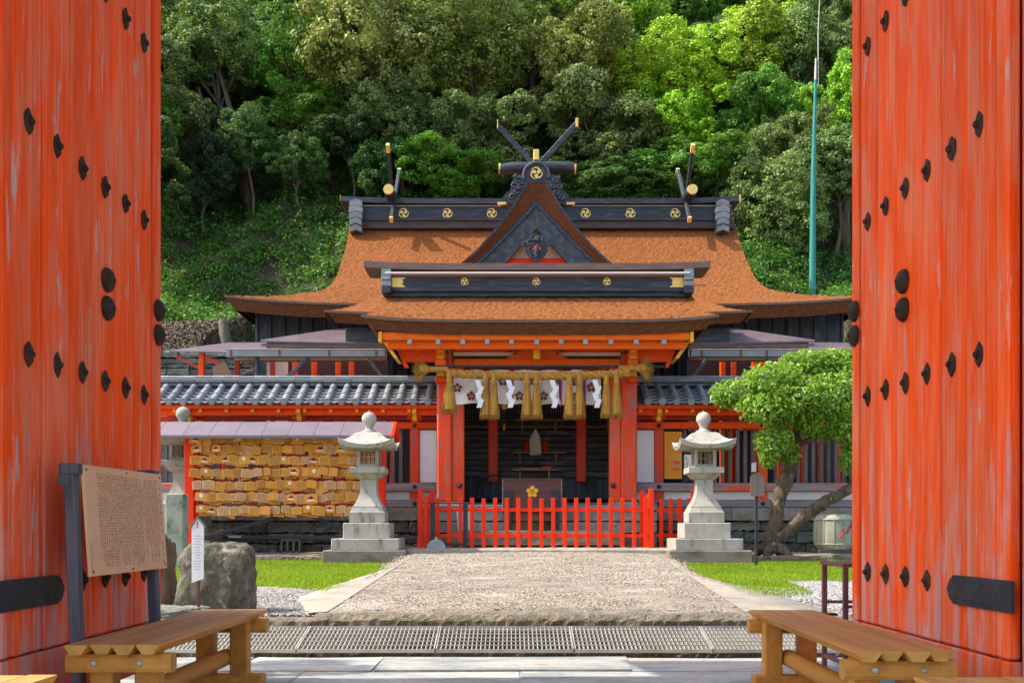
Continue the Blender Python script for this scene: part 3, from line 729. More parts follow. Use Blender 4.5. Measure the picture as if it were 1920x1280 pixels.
# pentagonal little sign on a brown stake
t = thing('small_sign', 'narrow white paper sign with tiny roof on a brown stake before the boulder', 'sign', (X(370, 7.95), 7.95, .2))
d = 7.9; ang = -.5
xc = X(371, d)
MB().box(xc - .012, xc + .012, d + .004, d + .02, .18, 1.0, .002).build('stake', M['brownmetal'], t)
hw = .047
poly = [(xc - hw, Z(1092, d)), (xc + hw, Z(1084, d)), (xc + hw, Z(986, d)), (xc, Z(970, d)), (xc - hw, Z(988, d))]
bd = MB().prism(poly, d - .008, d + .003).build('board', M['white'], t)
b = MB(); b.bar((xc - hw - .016, d - .004, Z(990, d)), (xc + .002, d - .004, Z(968, d)), .045, .006); b.bar((xc + hw + .016, d - .004, Z(988, d)), (xc - .002, d - .004, Z(968, d)), .045, .006)
b.build('roof', M['gutter'], t)
b = MB()
for i in range(13):
    zz_ = Z(1004 + i * 5.2, d); l_ = random.uniform(.4, .9) * hw
    b.box(xc - l_, xc + l_ * random.uniform(.6, 1), d - .0095, d - .0085, zz_ - .0035, zz_ + .002)
b.build('printed_lines', pm('faded_print', (.42, .38, .44), .8, rnd=0), bd)
b = MB(); b.prism([(xc - .007, Z(985, d)), (xc + .007, Z(985, d)), (xc + .004, Z(979.5, d)), (xc, Z(977, d)), (xc - .004, Z(979.5, d))], d - .0105, d - .0085); b.disc(xc, Z(988, d), d - .0085, .006, 8)
b.build('red_mark', M['fence'], bd)

# ------------------------------------------------------------------ roofs: thatched surfaces
def jit(a): return random.uniform(-a, a)
def lerp_rows(tab, n):
    """tab rows of (t, y, z, hw, lift) resampled smoothly"""
    T = np.array(tab); t = np.linspace(T[0, 0], T[-1, 0], n)
    return [tuple(float(np.interp(q, T[:, 0], T[:, k])) for k in range(1, T.shape[1])) for q in t]
def smooth_tab(rows, n):
    """Catmull-Rom through rows"""
    P = np.array(rows); m = len(P); out = []
    for q in np.linspace(0, m - 1, n):
        i = min(int(q), m - 2); u = q - i
        p0 = P[max(i - 1, 0)]; p1 = P[i]; p2 = P[i + 1]; p3 = P[min(i + 2, m - 1)]
        out.append(tuple(.5 * ((2 * p1) + (-p0 + p2) * u + (2 * p0 - 5 * p1 + 4 * p2 - p3) * u * u + (-p0 + 3 * p1 - 3 * p2 + p3) * u ** 3)))
    return out
def thatch(parent, cx, rows, ridge_y, n, nx, thick, under, back=True, rough=.012, edge_in=.22):
    """rows (y, z, hw, lift) from ridge to eave"""
    rr = smooth_tab(rows, n); P = []
    for (y, z, hw, lift) in rr:
        P.append([(cx + u * hw + jit(rough * .3), y + jit(rough * .5), z + lift * abs(u) ** 5 + jit(rough) + -.006 * (len(P) % 4)) for u in np.linspace(-1, 1, nx)])
    sm_ = rr[-1]; P[-1] = [(cx + u * sm_[2], sm_[0], sm_[1] + sm_[3] * abs(u) ** 5) for u in np.linspace(-1, 1, nx)]
    b = MB(); b.grid(P, False, flip=True)
    B = [[(x, 2 * ridge_y - y, z) for (x, y, z) in r] for r in P[::3]]
    if back: b.grid(B, False)
    # sides: strips joining the front edge to the back edge
    if back:
        for e, fl_ in ((0, True), (-1, False)):
            A = [[P[i][e], (P[i][e][0], 2 * ridge_y - P[i][e][1], P[i][e][2])] for i in range(len(P))]
            b.grid(A, False, flip=fl_)
    o = b.build('thatch', M['thatch'], parent)
    # thick cut edge along the front eave (and the verge when there is no back)
    top = P[-1]; e = MB(); nl = 5
    L = []
    for k in range(nl + 1):
        s = k / nl
        L.append([(cx + (x - cx) * (1 - s * edge_in / max(abs(top[0][0] - cx), 1e-3)), y + .02 + s * edge_in * .55 + jit(.006), z - .005 - thick * s + jit(.006)) for (x, y, z) in top])
    e.grid(L, False, flip=True)
    bot = L[-1]; e.grid([bot, [(x, y + 1.4, z + .55) for (x, y, z) in bot]], False, flip=True)
    if back:                                              # side eaves
        for ei, fl_ in ((0, False), (-1, True)):
            A = []
            for k in range(nl + 1):
                p = L[k][ei]
                A.append([(p[0], p[1] + (2 * ridge_y - 2 * p[1]) * q, p[2]) for q in np.linspace(0, 1, 12)])
            e.grid(A, False, flip=fl_)
    else:
        for ei, fl_ in ((0, True), (-1, False)):
            A = []
            for i in range(len(P)):
                p = P[i][ei]; sgn = -1 if ei == 0 else 1
                A.append([p, (p[0] - sgn * .03, p[1] + .03, p[2] - thick * .5), (p[0] - sgn * .10, p[1] + .06, p[2] - thick)])
            e.grid(A, False, flip=fl_)
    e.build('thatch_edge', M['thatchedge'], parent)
    lip = MB(); lip.grid([[(x, y - .008, z + .012) for (x, y, z) in top], [(x, y + .004, z - .035) for (x, y, z) in top]], False, flip=True)
    lip.build('eave_lip', M['brownbar'], parent)
    return P, L

# crests -------------------------------------------------------------
def tomoe(b, cx, cz, y, r, th=.02):
    for k in range(3):
        a0 = 2 * math.pi * k / 3 + .5
        b.disc(cx + .40 * r * math.cos(a0), cz + .40 * r * math.sin(a0), y, .30 * r, 12, th=th)
        o, i_ = [], []
        for q in range(12):
            t_ = q / 11; a = a0 - .35 + t_ * 2.55
            ro = r * (.72 + .28 * min(1, t_ * 2.2)); wd = .34 * r * (1 - t_) ** .8 + .03 * r
            o.append((cx + ro * math.cos(a), cz + ro * math.sin(a))); i_.append((cx + (ro - wd) * math.cos(a), cz + (ro - wd) * math.sin(a)))
        for q in range(11): b.prism([o[q], o[q + 1], i_[q + 1], i_[q]], y - th * .8, y)
def plum(b, cx, cz, y, r, th=.003):
    for k in range(5):
        a = math.pi / 2 + 2 * math.pi * k / 5
        b.disc(cx + .62 * r * math.cos(a), cz + .62 * r * math.sin(a), y, .36 * r, 12, th=th)
        a2 = a
        b.bar((cx + .1 * r * math.cos(a2), y - th / 2, cz + .1 * r * math.sin(a2)), (cx + .24 * r * math.cos(a2), y - th / 2, cz + .24 * r * math.sin(a2)), .09 * r, th)
    b.disc(cx, cz, y, .1 * r, 8, th=th)

# ------------------------------------------------------------------ main hall
HC = .83
hall = thing('main_hall', 'large shrine hall with orange-brown bark thatch roof, gilded black ridge and triangular gable', 'shrine hall', (HC, 27, .48))
rf = sub(hall, 'roof', (HC, 27, 6.0))
rows = [(27.0, 9.09, 5.24, .03), (26.2, 8.32, 5.2, .03), (25.4, 7.64, 5.2, .03), (24.6, 7.06, 5.2, .03), (23.85, 6.62, 5.32, .04), (23.3, 6.36, 5.78, .06), (22.8, 6.14, 6.42, .10), (22.3, 5.93, 7.28, .20)]
thatch(rf, HC, rows, 27.0, 110, 190, .30, None)
# the lower front extension of the same slope
rows = [(23.4, 6.45, 3.55, .0), (22.3, 6.02, 3.8, .0), (21.3, 5.62, 4.1, .02), (20.45, 5.33, 4.4, .06)]
thatch(rf, .54, rows, 27.0, 36, 90, .22, None, back=False)
MB().box(.54 - 4.05, .54 + 4.05, 20.95, 21.2, 4.75, 5.14, .01).build('soffit_beam', M['blackwood'], rf)
# ridge
dR = 26.68
def rbox(pxa, pxb, pya, pyb, d0, d1, name, mat, c=.015):
    return MB().box(X(pxa, d0), X(pxb, d0), d0, d1, Z(pya, d0), Z(pyb, d0), c).build(name, mat, rf)
rbox(660, 1378, 412, 428, dR + .02, 27.3, 'ridge_base', M['ridgedark'])
rbox(664, 1372, 387, 411.5, dR, 27.32, 'ridge_body', M['blackwood'])
rbox(664, 1372, 408, 413, dR - .03, 27.34, 'ridge_moulding', M['blackwood'], .006)
rbox(664, 1372, 384.2, 387, dR - .04, 27.36, 'ridge_moulding', M['gutter'], .004)
b = MB(); N_ = 24; tp = []; bt = []
for i in range(N_ + 1):
    u = -1 + 2 * i / N_; x = X(1012.5, dR) + u * (X(1385, dR) - X(640, dR)) / 2; li = .07 * abs(u) ** 6
    tp.append((x, Z(374.5, dR) + li)); bt.append((x, Z(384, dR) + li))
b.prism(tp + bt[::-1], dR - .12, 27.42); b.build('ridge_cap', M['blackwood'], rf)
for px in (640, 1385):
    sg = -1 if px < 960 else 1; x = X(px, dR)
    MB().box(x - .01 + sg * .004, x + .01 + sg * .016, dR - .125, 27.43, Z(384, dR) + .06, Z(374, dR) + .085, .003).build('gilt_cap_end', M['gold'], rf)
for px in (757, 839, 922, 1098, 1182, 1266):
    b = MB(); tomoe(b, X(px, dR), Z(400, dR), dR - .001, .135); b.build('gilt_crest', M['gold'], rf)
for px in (668, 1354):                                    # stacked end tiles
    cx = X(px, dR - .1)
    for k in range(5):
        zt = Z(378 + k * 12.0, dR - .1); zb = Z(378 + (k + 1) * 12.0 - .8, dR - .1); hw = .17 + .012 * math.sin(k * 1.4)
        dy = -.02 - .035 * k * (.6 if k < 4 else .2)
        b = MB(); y0 = dR - .12 + dy
        poly = [(cx - hw, zb), (cx - hw, zt - .02), (cx, zt + .055), (cx + hw, zt - .02), (cx + hw, zb), (cx, zb + .06)]
        b.prism(poly, y0 - .06, 27.0); b.build('ridge_end_tile', M['tile'], rf)
# forked finials and billets at both ends of the ridge
for sgn, px in ((-1, 737), (1, 1286)):
    x = X(px, 27)
    f_ = sub(hall, 'forked_finial', (x, 27, 9.9))
    for s2, off in ((1, .075), (-1, -.075)):
        b = MB(); xo_ = x - sgn * off * .6 - sgn * .02
        p0 = (xo_, 27 - s2 * .95, 8.98); p1 = (xo_, 27 + s2 * .95, 10.95)
        b.bar(p0, p1, .085, .135, .01); b.build('finial_arm', M['blackwood'], f_)
        v = (Vector(p1) - Vector(p0)).normalized()
        b = MB(); b.bar(Vector(p1) - v * (.06 if s2 > 0 else .20), Vector(p1) + v * .012, .097, .147, .004)
        b.build('gilt_tip', M['gold'], f_)
        b = MB(); b.bar(Vector(p0) - v * .012, Vector(p0) + v * .06, .097, .147, .004); b.build('gilt_tip', M['gold'], f_)
    b = MB(); b.tube([(x, 26.0, Z(355, 26.0) ), (x, 26.5, Z(355, 26.0) + .015), (x, 27.5, Z(355, 26.0) + .015), (x, 28.0, Z(355, 26.0))], [.135, .155, .155, .135], 16); b.build('billet', M['blackwood'], f_)
    b = MB(); b.tube([(x, 25.97, Z(355, 26.0)), (x, 26.02, Z(355, 26.0))], [.13, .14], 16); b.build('billet_disc', M['gold'], f_)
    MB().box(x - .1, x + .1, 26.6, 27.4, Z(376, dR), Z(355, 26.0) - .08, .02).build('billet_saddle', M['blackwood'], f_)

# gable rising from the front slope
dg = 23.35; gc = X(1006, dg); kx = dg / F
out_ = [(18, 344.5), (30, 360), (42, 381), (56, 402), (73, 424), (92, 446), (112, 468), (137, 490), (170, 512), (205, 530), (240, 545)]
inn_ = [(0, 376), (22, 400), (50, 430), (80, 460), (112, 491), (142, 517), (170, 540), (195, 560)]
G = lambda dx, py: (gc + dx * kx, Z(py, dg))
of = smooth_tab(out_, 41); inf = smooth_tab(inn_, 41)
gab = sub(hall, 'gable', (gc, dg, 6.5))
rows_ = []
ny = 44
for sgn in (-1, 1):
    b = MB(); P = []
    for (dx, py) in of:
        x, z = G(sgn * dx, py)
        P.append([(x + jit(.004), dg + (27.0 - dg) * j / ny, z + jit(.010)) for j in range(ny + 1)])
    b.grid(P, False, flip=(sgn > 0)); b.build('thatch', M['thatch'], gab)
    # cut face of the thatch
    E = []
    for k in range(len(of)):
        (dx, py), (ix, iy) = of[k], inf[k]
        x0, z0 = G(sgn * dx, py); x1, z1 = G(sgn * ix, iy)
        E.append([(x0 + (x1 - x0) * q + jit(.004), dg + .18 * q + jit(.006), z0 + (z1 - z0) * q + jit(.004)) for q in np.linspace(0, 1, 7)])
    b = MB(); b.grid(E, False, flip=(sgn < 0)); 
    E2 = [[r[-1], (r[-1][0], r[-1][1] + 3, r[-1][2])] for r in E]; b.grid(E2, False, flip=(sgn < 0))
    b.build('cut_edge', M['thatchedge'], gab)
    b = MB(); b.grid([[(G(sgn * dx, py)[0], dg - .012, G(sgn * dx, py)[1] + .012), (G(sgn * (dx - 2.0), py + 1.5)[0], dg - .006, G(sgn * dx, py + 3)[1])] for dx, py in of], False, flip=(sgn < 0)); b.build('edge_lip', M['blackwood'], gab)
    # bargeboard
    brd = [(0, 424), (64, 495), (100, 533), (125, 562)]
    bi = smooth_tab(brd, 41)
    poly = [G(sgn * dx, py - 4) for dx, py in inf] + [G(sgn * dx, py) for dx, py in reversed(bi)]
    b = MB(); 
    for k in range(len(inf) - 1):
        q = [G(sgn * inf[k][0], inf[k][1] - 3), G(sgn * inf[k + 1][0], inf[k + 1][1] - 3), G(sgn * bi[k + 1][0], bi[k + 1][1]), G(sgn * bi[k][0], bi[k][1])]
        b.prism(q, dg + .17, dg + .27)
    b.build('bargeboard', M['barge'], gab)
    b = MB()
    for k in range(len(inf) - 1):
        q = [G(sgn * inf[k][0], inf[k][1] - 3), G(sgn * inf[k + 1][0], inf[k + 1][1] - 3), G(sgn * inf[k + 1][0], inf[k + 1][1] + 5), G(sgn * inf[k][0], inf[k][1] + 5)]
        b.prism(q, dg + .13, dg + .168)
    b.build('barge_moulding', M['blackwood'], gab)
MB().prism([G(0, 415), G(-140, 560), G(140, 560)], dg + .5, dg + .55).build('gable_wall', M['cream'], gab)
b = MB(); b.box(G(-90, 484)[0], G(90, 484)[0], dg + .36, dg + .49, Z(505, dg + .36), Z(484, dg + .36), .01); gbm = b.build('gable_beam', M['fence'], gab)
b = MB(); a_, c_, e_ = G(-18, 344.5), G(18, 344.5), G(0, 376)
b.add([(a_[0], dg, a_[1]), (c_[0], dg, c_[1]), (e_[0], dg + .18, e_[1] - .02)], [(0, 2, 1)]); b.build('cut_edge', M['thatchedge'], gab)
b = MB(); b.grid([[(a_[0] + (c_[0] - a_[0]) * i / 4, dg - .01 + (27.0 - dg) * j / 30, a_[1] + .015 + jit(.008)) for j in range(31)] for i in range(5)], False); b.build('thatch', M['thatch'], gab)
for sgn in (-1, 1):                                       # painted curls
    for (o_, r_) in ((36, 5.0), (52, 5.5)):
        b = MB(); pts = []
        for q in range(18):
            a = q / 17 * 4.6 * math.pi / 2; rr = r_ * (1 - q / 22) * kx
            pts.append((G(sgn * o_, 491)[0] + sgn * rr * math.cos(a), dg + .357, G(0, 491)[1] + rr * math.sin(a)))
        b.tube(pts, .008, 5); b.build('painted_curl', M['blackwood'], gbm)
# carved pendant: layered scrolls
pend = sub(hall, 'gable_pendant', (gc, dg + .1, Z(470, dg)))
sil = [(0, 440), (14, 442), (22, 447), (26, 455), (22, 459), (19, 462), (21, 468), (17, 476), (10, 484), (6, 488), (0, 493)]
poly = [G(dx, py) for dx, py in sil] + [G(-dx, py) for dx, py in reversed(sil[1:-1])]
b = MB(); b.prism(poly, dg + .02, dg + .12); b.build('carved_plate', M['barge'], pend)
b = MB()
for sgn in (-1, 1):
    for (ox, oy, r_, th) in ((11, 470, 6.5, .04), (13, 456, 6, .05), (6, 447, 6, .06), (23, 458, 4.5, .03), (8, 481, 4, .04)):
        pts = []
        for q in range(14):
            a = -sgn * q / 13 * 5.2 + 1.2; rr = r_ * (1 - q / 18) * kx
            pts.append((G(sgn * ox, oy)[0] + rr * math.cos(a), dg + .02 - th * (.4 + q / 26), G(0, oy)[1] + rr * math.sin(a)))
        b.tube(pts, [.022 * (1 - q / 20) for q in range(14)], 6)
b.tube([(gc, dg + .02, Z(448, dg)), (gc, dg - .06, Z(448, dg))], [.09, .05], 6)
b.tube([(gc, dg + .02, Z(462, dg)), (gc, dg - .03, Z(474, dg)), (gc, dg + .04, Z(486, dg))], [.05, .07, .03], 8)
b.build('carved_scrolls', M['barge'], pend)
b = MB()
for dx, py in ((-6, 467), (0, 469), (6, 467), (0, 463)):
    b.disc(G(dx, py)[0], Z(py, dg), dg - .04, .025, 8, th=.02)
b.build('red_inlay', M['fence'], pend)
# ridge ornament above the gable
orn = sub(hall, 'gable_ornament', (gc, dg + .3, Z(340, dg)))
d0 = dg + .16
sil = [(0, 299), (10, 300), (18, 305), (23, 313), (26, 322), (33, 323), (42, 327), (46, 334), (47, 343), (50, 352), (50, 358), (54, 366), (52, 374), (44, 379), (30, 382)]
poly = [G(dx, py) for dx, py in sil] + [G(-dx, py) for dx, py in reversed(sil[1:])]
b = MB(); b.prism(poly, d0, d0 + .30); b.build('ogre_tile', M['tile'] if False else M['blackwood'], orn)
b = MB()
for sgn in (-1, 1):
    for (ox, oy, r_) in ((34, 334, 7), (42, 345, 7), (36, 356, 8), (46, 366, 7), (30, 345, 6), (40, 328, 4)):
        pts = []
        for q in range(14):
            a = -sgn * q / 13 * 5.0 + .6; rr = r_ * (1 - q / 17) * kx
            pts.append((G(sgn * ox, oy)[0] + rr * math.cos(a), d0 - .01 - .04 * q / 13, G(0, oy)[1] + rr * math.sin(a)))
        b.tube(pts, [.030 * (1 - q / 20) for q in range(14)], 6)
pts = [(G(24 * math.cos(a), 0)[0], d0 - .02, Z(324 - 23 * math.sin(a), dg)) for a in np.linspace(-.3, math.pi + .3, 24)]
b.tube(pts, .035, 6)
b.build('carved_clouds', M['barge'], orn)
b = MB(); tomoe(b, gc, Z(321, dg), d0 - .012, .145, .03); b.build('gilt_crest', M['gold'], orn)
b = MB(); b.box(gc - .12, gc + .12, d0 + .1, 26.8, Z(345, dg) - .05, Z(330, dg), .02); b.build('gable_ridge', M['blackwood'], orn)
for sgn in (-1, 1):
    b = MB(); b.prism([G(sgn * 50, 378), G(sgn * 73, 376), G(sgn * 56, 352), G(sgn * 48, 350)], d0 + .12, d0 + .24); b.build('ornament_foot', M['blackwood'], orn)
    b = MB(); b.box(G(sgn * 57, 0)[0], G(sgn * 73, 0)[0], d0 + .11, d0 + .25, Z(376.5, dg), Z(371.5, dg), .006); b.build('gilt_foot', M['gold'], orn)
dk = dg + .62
b = MB(); kx2 = dk / F
b.tube([(X(936, dk), dk, Z(318, dk)), (X(960, dk), dk, Z(315, dk)), (X(1050, dk), dk, Z(313.5, dk)), (X(1079, dk), dk, Z(315, dk))], [.115, .135, .135, .115], 16)
b.build('billet', M['blackwood'], orn)
for px in (936, 1079):
    sg = -1 if px < 1000 else 1
    b = MB(); b.tube([(X(px, dk) - sg * .03, dk, Z(316.5, dk)), (X(px, dk) + sg * .012, dk, Z(316.5, dk))], .125, 16); b.build('gilt_end', M['gold'], orn)
for sgn, tip, dd in ((-1, (934, 226), dk + .02), (1, (1081, 223), dk + .16)):
    b = MB(); p0 = Vector((X(1006 - sgn * 26, dd), dd, Z(344, dd))); p1 = Vector((X(tip[0], dd), dd, Z(tip[1] + 10, dd)))
    b.bar(p0, p1, .10, .125, .008, roll=R(0)); b.build('finial_arm', M['blackwood'], orn)
    v = (p1 - p0).normalized(); b = MB()
    b.box(p1.x - .02 + sgn * .0, p1.x + .02 + sgn * .02, dd - .06, dd + .06, p1.z - .08, p1.z + .13, .004); b.build('gilt_tip', M['gold'], orn)
b = MB(); b.box(gc - .065, gc + .065, d0 + .02, d0 + .5, Z(299, d0), Z(279, d0), .012); b.build('gilt_block', M['gold'], orn)
b = MB(); b.box(gc - .06, gc + .06, d0 + .03, d0 + .5, Z(303, d0), Z(299, d0) - .003, .004); b.build('block_seat', M['blackwood'], orn)

# walls of the hall under the wide eaves
wl = sub(hall, 'wall', (HC, 24, 3))
yw = 23.4
b = MB(); b.box(-5.95, 7.75, yw + .06, 30.4, .48, 6.0); b.build('wall_core', M['blackboard'], wl)
x = -6.0
while x < 7.8:
    b = MB(); b.box(x + .004, min(x + .32, 7.8) - .004, yw + .02, yw + .055, 3.0, 6.05, .003); b.build('board', M['blackboard'], wl)
    b = MB(); b.box(x - .03, x + .03, yw - .02, yw + .018, 3.0, 6.05, .005); b.build('batten', M['blackboard'], wl)
    x += .32 if x > -6 else .32

# ------------------------------------------------------------------ porch (front gate-house)
PC = .476; dP = 17.8
porch = thing('porch', 'vermilion porch with thatched roof, straw rope and white crested curtain before the hall', 'porch', (PC, 18.2, .6))
pr = sub(porch, 'roof', (PC, 18.5, 4.5))
rows = [(18.5, 5.26, 2.86, .0), (18.0, 4.98, 2.88, .0), (17.5, 4.73, 2.92, .02), (17.15, 4.565, 2.97, .05), (16.9, 4.45, 3.04, .09)]
thatch(pr, PC, rows, 18.5, 40, 100, .215, None)
d0 = 18.24
def pbox(pxa, pxb, pya, pyb, d0, d1, name, mat, c=.01, par=None):
    return MB().box(X(pxa, d0), X(pxb, d0), d0, d1, Z(pya, d0), Z(pyb, d0), c).build(name, mat, par or pr)
pbox(722, 1294, 545, 556, d0 + .03, 18.8, 'ridge_base', M['blackwood'])
pbox(722, 1294, 519.5, 545.5, d0, 18.76, 'ridge_body', M['blackwood'])
pbox(722, 1294, 538, 546, d0 - .03, 18.79, 'ridge_moulding', M['blackwood'], .008)
pbox(722, 1294, 513.5, 519, d0 - .04, 18.8, 'ridge_moulding', M['brownbar'], .006)
pbox(722, 1294, 509.6, 512.0, d0 - .155, 18.92, 'ridge_stripe', M['white'], .004)
b = MB(); tp = []; bt = []
for i in range(25):
    u = -1 + i / 12; x = X(1007, d0) + u * (X(1330, d0) - X(684, d0)) / 2; li = .045 * abs(u) ** 5
    tp.append((x, Z(497, d0) + li)); bt.append((x, Z(508.8, d0) + li))
b.prism(tp + bt[::-1], d0 - .14, 18.9); b.build('ridge_cap', M['brownbar'], pr)
for px in (871, 1005.5, 1138):
    b = MB(); tomoe(b, X(px, d0), Z(528, d0), d0 - .001, .072, .015); b.build('gilt_crest', M['gold'], pr)
for sgn, px in ((1, 735), (-1, 1281)):
    b = MB(); q = lambda dx, py: (X(px + sgn * dx, d0), Z(py, d0))
    b.prism([q(0, 520.5), q(26, 520.5), q(19, 525), q(22, 529), q(19, 533), q(26, 538.5), q(0, 538.5)], d0 - .012, d0); b.build('gilt_fork', M['gold'], pr)
for pxa, pxb in ((716.5, 734.5), (1281, 1299)):
    for (ya, yb, pr_) in ((503, 522, .05), (522.5, 528, .075), (528.5, 539, .05), (539.5, 552, .06)):
        m_ = M['verdi'] if ya < 539 else M['blackwood']
        MB().box(X(pxa, d0), X(pxb, d0), d0 - .08 - pr_, 18.9, Z(ya, d0), Z(yb, d0), .012).build('ridge_end_cap', m_, pr)

fr = sub(porch, 'frame', (PC, dP, 1.4))
def fb(pxa, pxb, pya, pyb, d, th, name, mat, c=.012, par=None):
    return MB().box(X(pxa, d), X(pxb, d), d, d + th, Z(pya, d), Z(pyb, d), c).build(name, mat, par or fr)
# eave beams
fb(716, 1294, 622, 637.2, 17.08, .10, 'eave_beam', M['orange'])
for px in (709.5, 1294.6): fb(px, px + 6.4, 621, 641, 17.06, .12, 'beam_end_cap', M['yellow'], .006)
fb(726, 1285, 638.4, 653.5, 17.22, .12, 'eave_purlin', M['orange'])
for cxp in (217, 365, 494, 622, 749, 880, 1008, 1135, 1268, 1400, 1545):
    px = 690 + cxp / 2.782
    fb(px - 4, px + 4, 635.8, 644.8, 16.98, .10, 'rafter_cap', M['verdi'], .004)
    d_ = 17.1
    b = MB(); b.bar((X(px, d_), 17.09, Z(641, d_) + .01), (X(px, d_), 18.3, Z(641, d_) + .42), .062, .075, .004); b.build('rafter', M['orange'], fr)
# soffit boards between eave beam and hall
b = MB(); b.add([(X(716, 17.1), 17.2, 4.19), (X(1296, 17.1), 17.2, 4.19), (X(1296, 17.1), 18.4, 4.62), (X(716, 17.1), 18.4, 4.62)], [(0, 3, 2, 1), (0, 1, 2, 3)]); b.build('soffit', M['cream'], fr)
# side purlin ends with slanted noses
for sgn in (-1, 1):
    e = lambda dx, py, d: (X(1006 + sgn * dx, d), Z(py, d))
    MB().prism([e(262, 655, 17.6), e(178, 655, 17.6), e(178, 677, 17.6), e(246, 677, 17.6), e(240, 687, 17.6), e(248, 688, 17.6)], 17.6, 17.74).build('purlin_nose', M['verm'], fr)
    MB().prism([e(288, 641, 17.3), e(281, 641, 17.3), e(260, 671, 17.3), e(267, 671, 17.3)], 17.3, 17.9).build('end_rafter', M['yellow'], fr)
    # pillars
    fb(1006 + sgn * 159 if sgn > 0 else 1006 - 187, 1006 + sgn * 188.5 if sgn > 0 else 1006 - 159, 660, 940, dP, .28, 'pillar', M['peel'], .03)
    fb(1006 + sgn * 137 if sgn > 0 else 1006 - 158, 1006 + sgn * 158 if sgn > 0 else 1006 - 136, 689, 940, dP + .05, .2, 'door_jamb', M['peel'], .012)
    # pillar foot stone and iron boss
    fb(1006 + sgn * 135 if sgn > 0 else 1006 - 190, 1006 + sgn * 191 if sgn > 0 else 1006 - 135, 940.5, 952, dP - .04, .4, 'pillar_foot', M['base'], .02)
    d_ = dP + .04; px = 862 if sgn < 0 else 1150
    b = MB(); b.tube([(X(px, d_), d_ + .02, Z(910, d_)), (X(px, d_), d_ - .03, Z(910, d_)), (X(px, d_), d_ - .045, Z(910, d_))], [.05, .045, .02], 14); b.build('iron_boss', M['ironblack'], fr)
    # bracket stack on the pillar front
    pc = 825.5 if sgn < 0 else 1187.5
    d_ = 17.5
    fb(pc - 7, pc + 7, 648.5, 672, d_, .25, 'bracket_nose', M['yellow'], .01)
    fb(pc - 9.5, pc + 9.5, 661, 668, d_ - .02, .28, 'bracket_band', M['orange'], .008)
    fb(pc - 10, pc + 10, 672.5, 690, d_ + .03, .25, 'bracket_block', M['orange'], .02)
    fb(pc - 7, pc + 7, 690.5, 704.5, d_ + .04, .22, 'bracket_nose', M['yellow'], .01)
    fb(pc - 10, pc + 10, 705, 716, d_ + .08, .2, 'bracket_foot', M['verm'], .02)
fb(1000, 1013, 648.5, 672, 17.5, .25, 'bracket_nose', M['yellow'], .01)
fb(850, 1164, 672, 689, dP + .02, .24, 'tie_beam', M['orange'], .015)
fb(848, 1166, 655, 660, dP + .1, .1, 'lintel_strip', M['verm'], .006)
fb(850, 968, 659, 667, dP + .12, .02, 'frieze_board', M['cream'], .002); fb(1046, 1164, 659, 667, dP + .12, .02, 'frieze_board', M['cream'], .002)
# frog-leg strut in the centre
b = MB(); e = lambda dx, py: (X(1006 + dx, dP), Z(py, dP))
half = [(0, 652), (26, 652), (30, 658), (40, 656), (47, 661), (40, 665), (52, 669), (58, 672)]
b.prism([e(-a, p) for a, p in reversed(half[1:])] + [e(a, p) for a, p in half[1:]], dP + .0, dP + .09); b.build('frog_leg_strut', M['orange'], fr)
for sgn in (-1, 1):
    b = MB(); pts = [(X(1006 + sgn * (43 + 5 * math.cos(a)), dP), dP - .01, Z(660 - 4 * math.sin(a), dP)) for a in np.linspace(0, 4.5, 14)]
    b.tube(pts, .015, 6); b.build('carved_curl', M['barge'], fr)
b = MB(); b.tube([(X(806, 17.45), 17.45, Z(687, 17.45)), (X(1249, 17.45), 17.45, Z(687, 17.45))], .022, 8); b.build('curtain_pole', M['ironblack'], fr)

# interior of the porch
inn = sub(porch, 'interior', (PC, 20, 1.4))
ib = lambda a, c_, ya, yb, d, th, nm, mt, c=.008: fb(a, c_, ya, yb, d, th, nm, mt, c, inn)
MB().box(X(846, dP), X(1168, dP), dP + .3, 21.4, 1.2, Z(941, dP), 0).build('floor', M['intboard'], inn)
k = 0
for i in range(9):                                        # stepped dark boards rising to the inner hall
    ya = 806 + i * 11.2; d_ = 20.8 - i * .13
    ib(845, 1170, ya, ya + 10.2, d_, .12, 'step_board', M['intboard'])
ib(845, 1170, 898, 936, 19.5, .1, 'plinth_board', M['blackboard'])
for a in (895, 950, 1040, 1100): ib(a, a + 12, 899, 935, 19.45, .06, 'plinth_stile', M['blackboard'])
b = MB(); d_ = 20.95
b.box(X(840, d_), X(1175, d_), d_ + .3, d_ + .35, Z(800, d_), Z(690, d_)); b.build('lattice_backing', pm('cream_paper', (.62, .52, .38), .8, rnd=0), inn)  # plain cream paper, one even colour behind the bars
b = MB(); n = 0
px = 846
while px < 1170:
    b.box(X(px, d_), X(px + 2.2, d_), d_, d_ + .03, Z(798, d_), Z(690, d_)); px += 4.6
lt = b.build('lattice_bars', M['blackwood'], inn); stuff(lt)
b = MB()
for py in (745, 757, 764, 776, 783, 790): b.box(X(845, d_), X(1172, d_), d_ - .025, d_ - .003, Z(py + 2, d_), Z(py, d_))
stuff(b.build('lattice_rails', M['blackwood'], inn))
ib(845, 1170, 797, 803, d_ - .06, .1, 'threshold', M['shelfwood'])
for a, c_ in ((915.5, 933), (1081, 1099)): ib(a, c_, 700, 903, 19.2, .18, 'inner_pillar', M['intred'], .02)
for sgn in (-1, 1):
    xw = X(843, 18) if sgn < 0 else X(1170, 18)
    MB().box(xw - .02, xw + .02, 18.1, 21.4, 1.35, 4.3).build('side_wall', M['cream'], inn)  # side walls given cream plaster to bounce light onto the interior
MB().box(X(838, 18), X(1174, 18), 18.2, 21.6, 4.12, 4.2).build('ceiling', M['shelfwood'], inn)
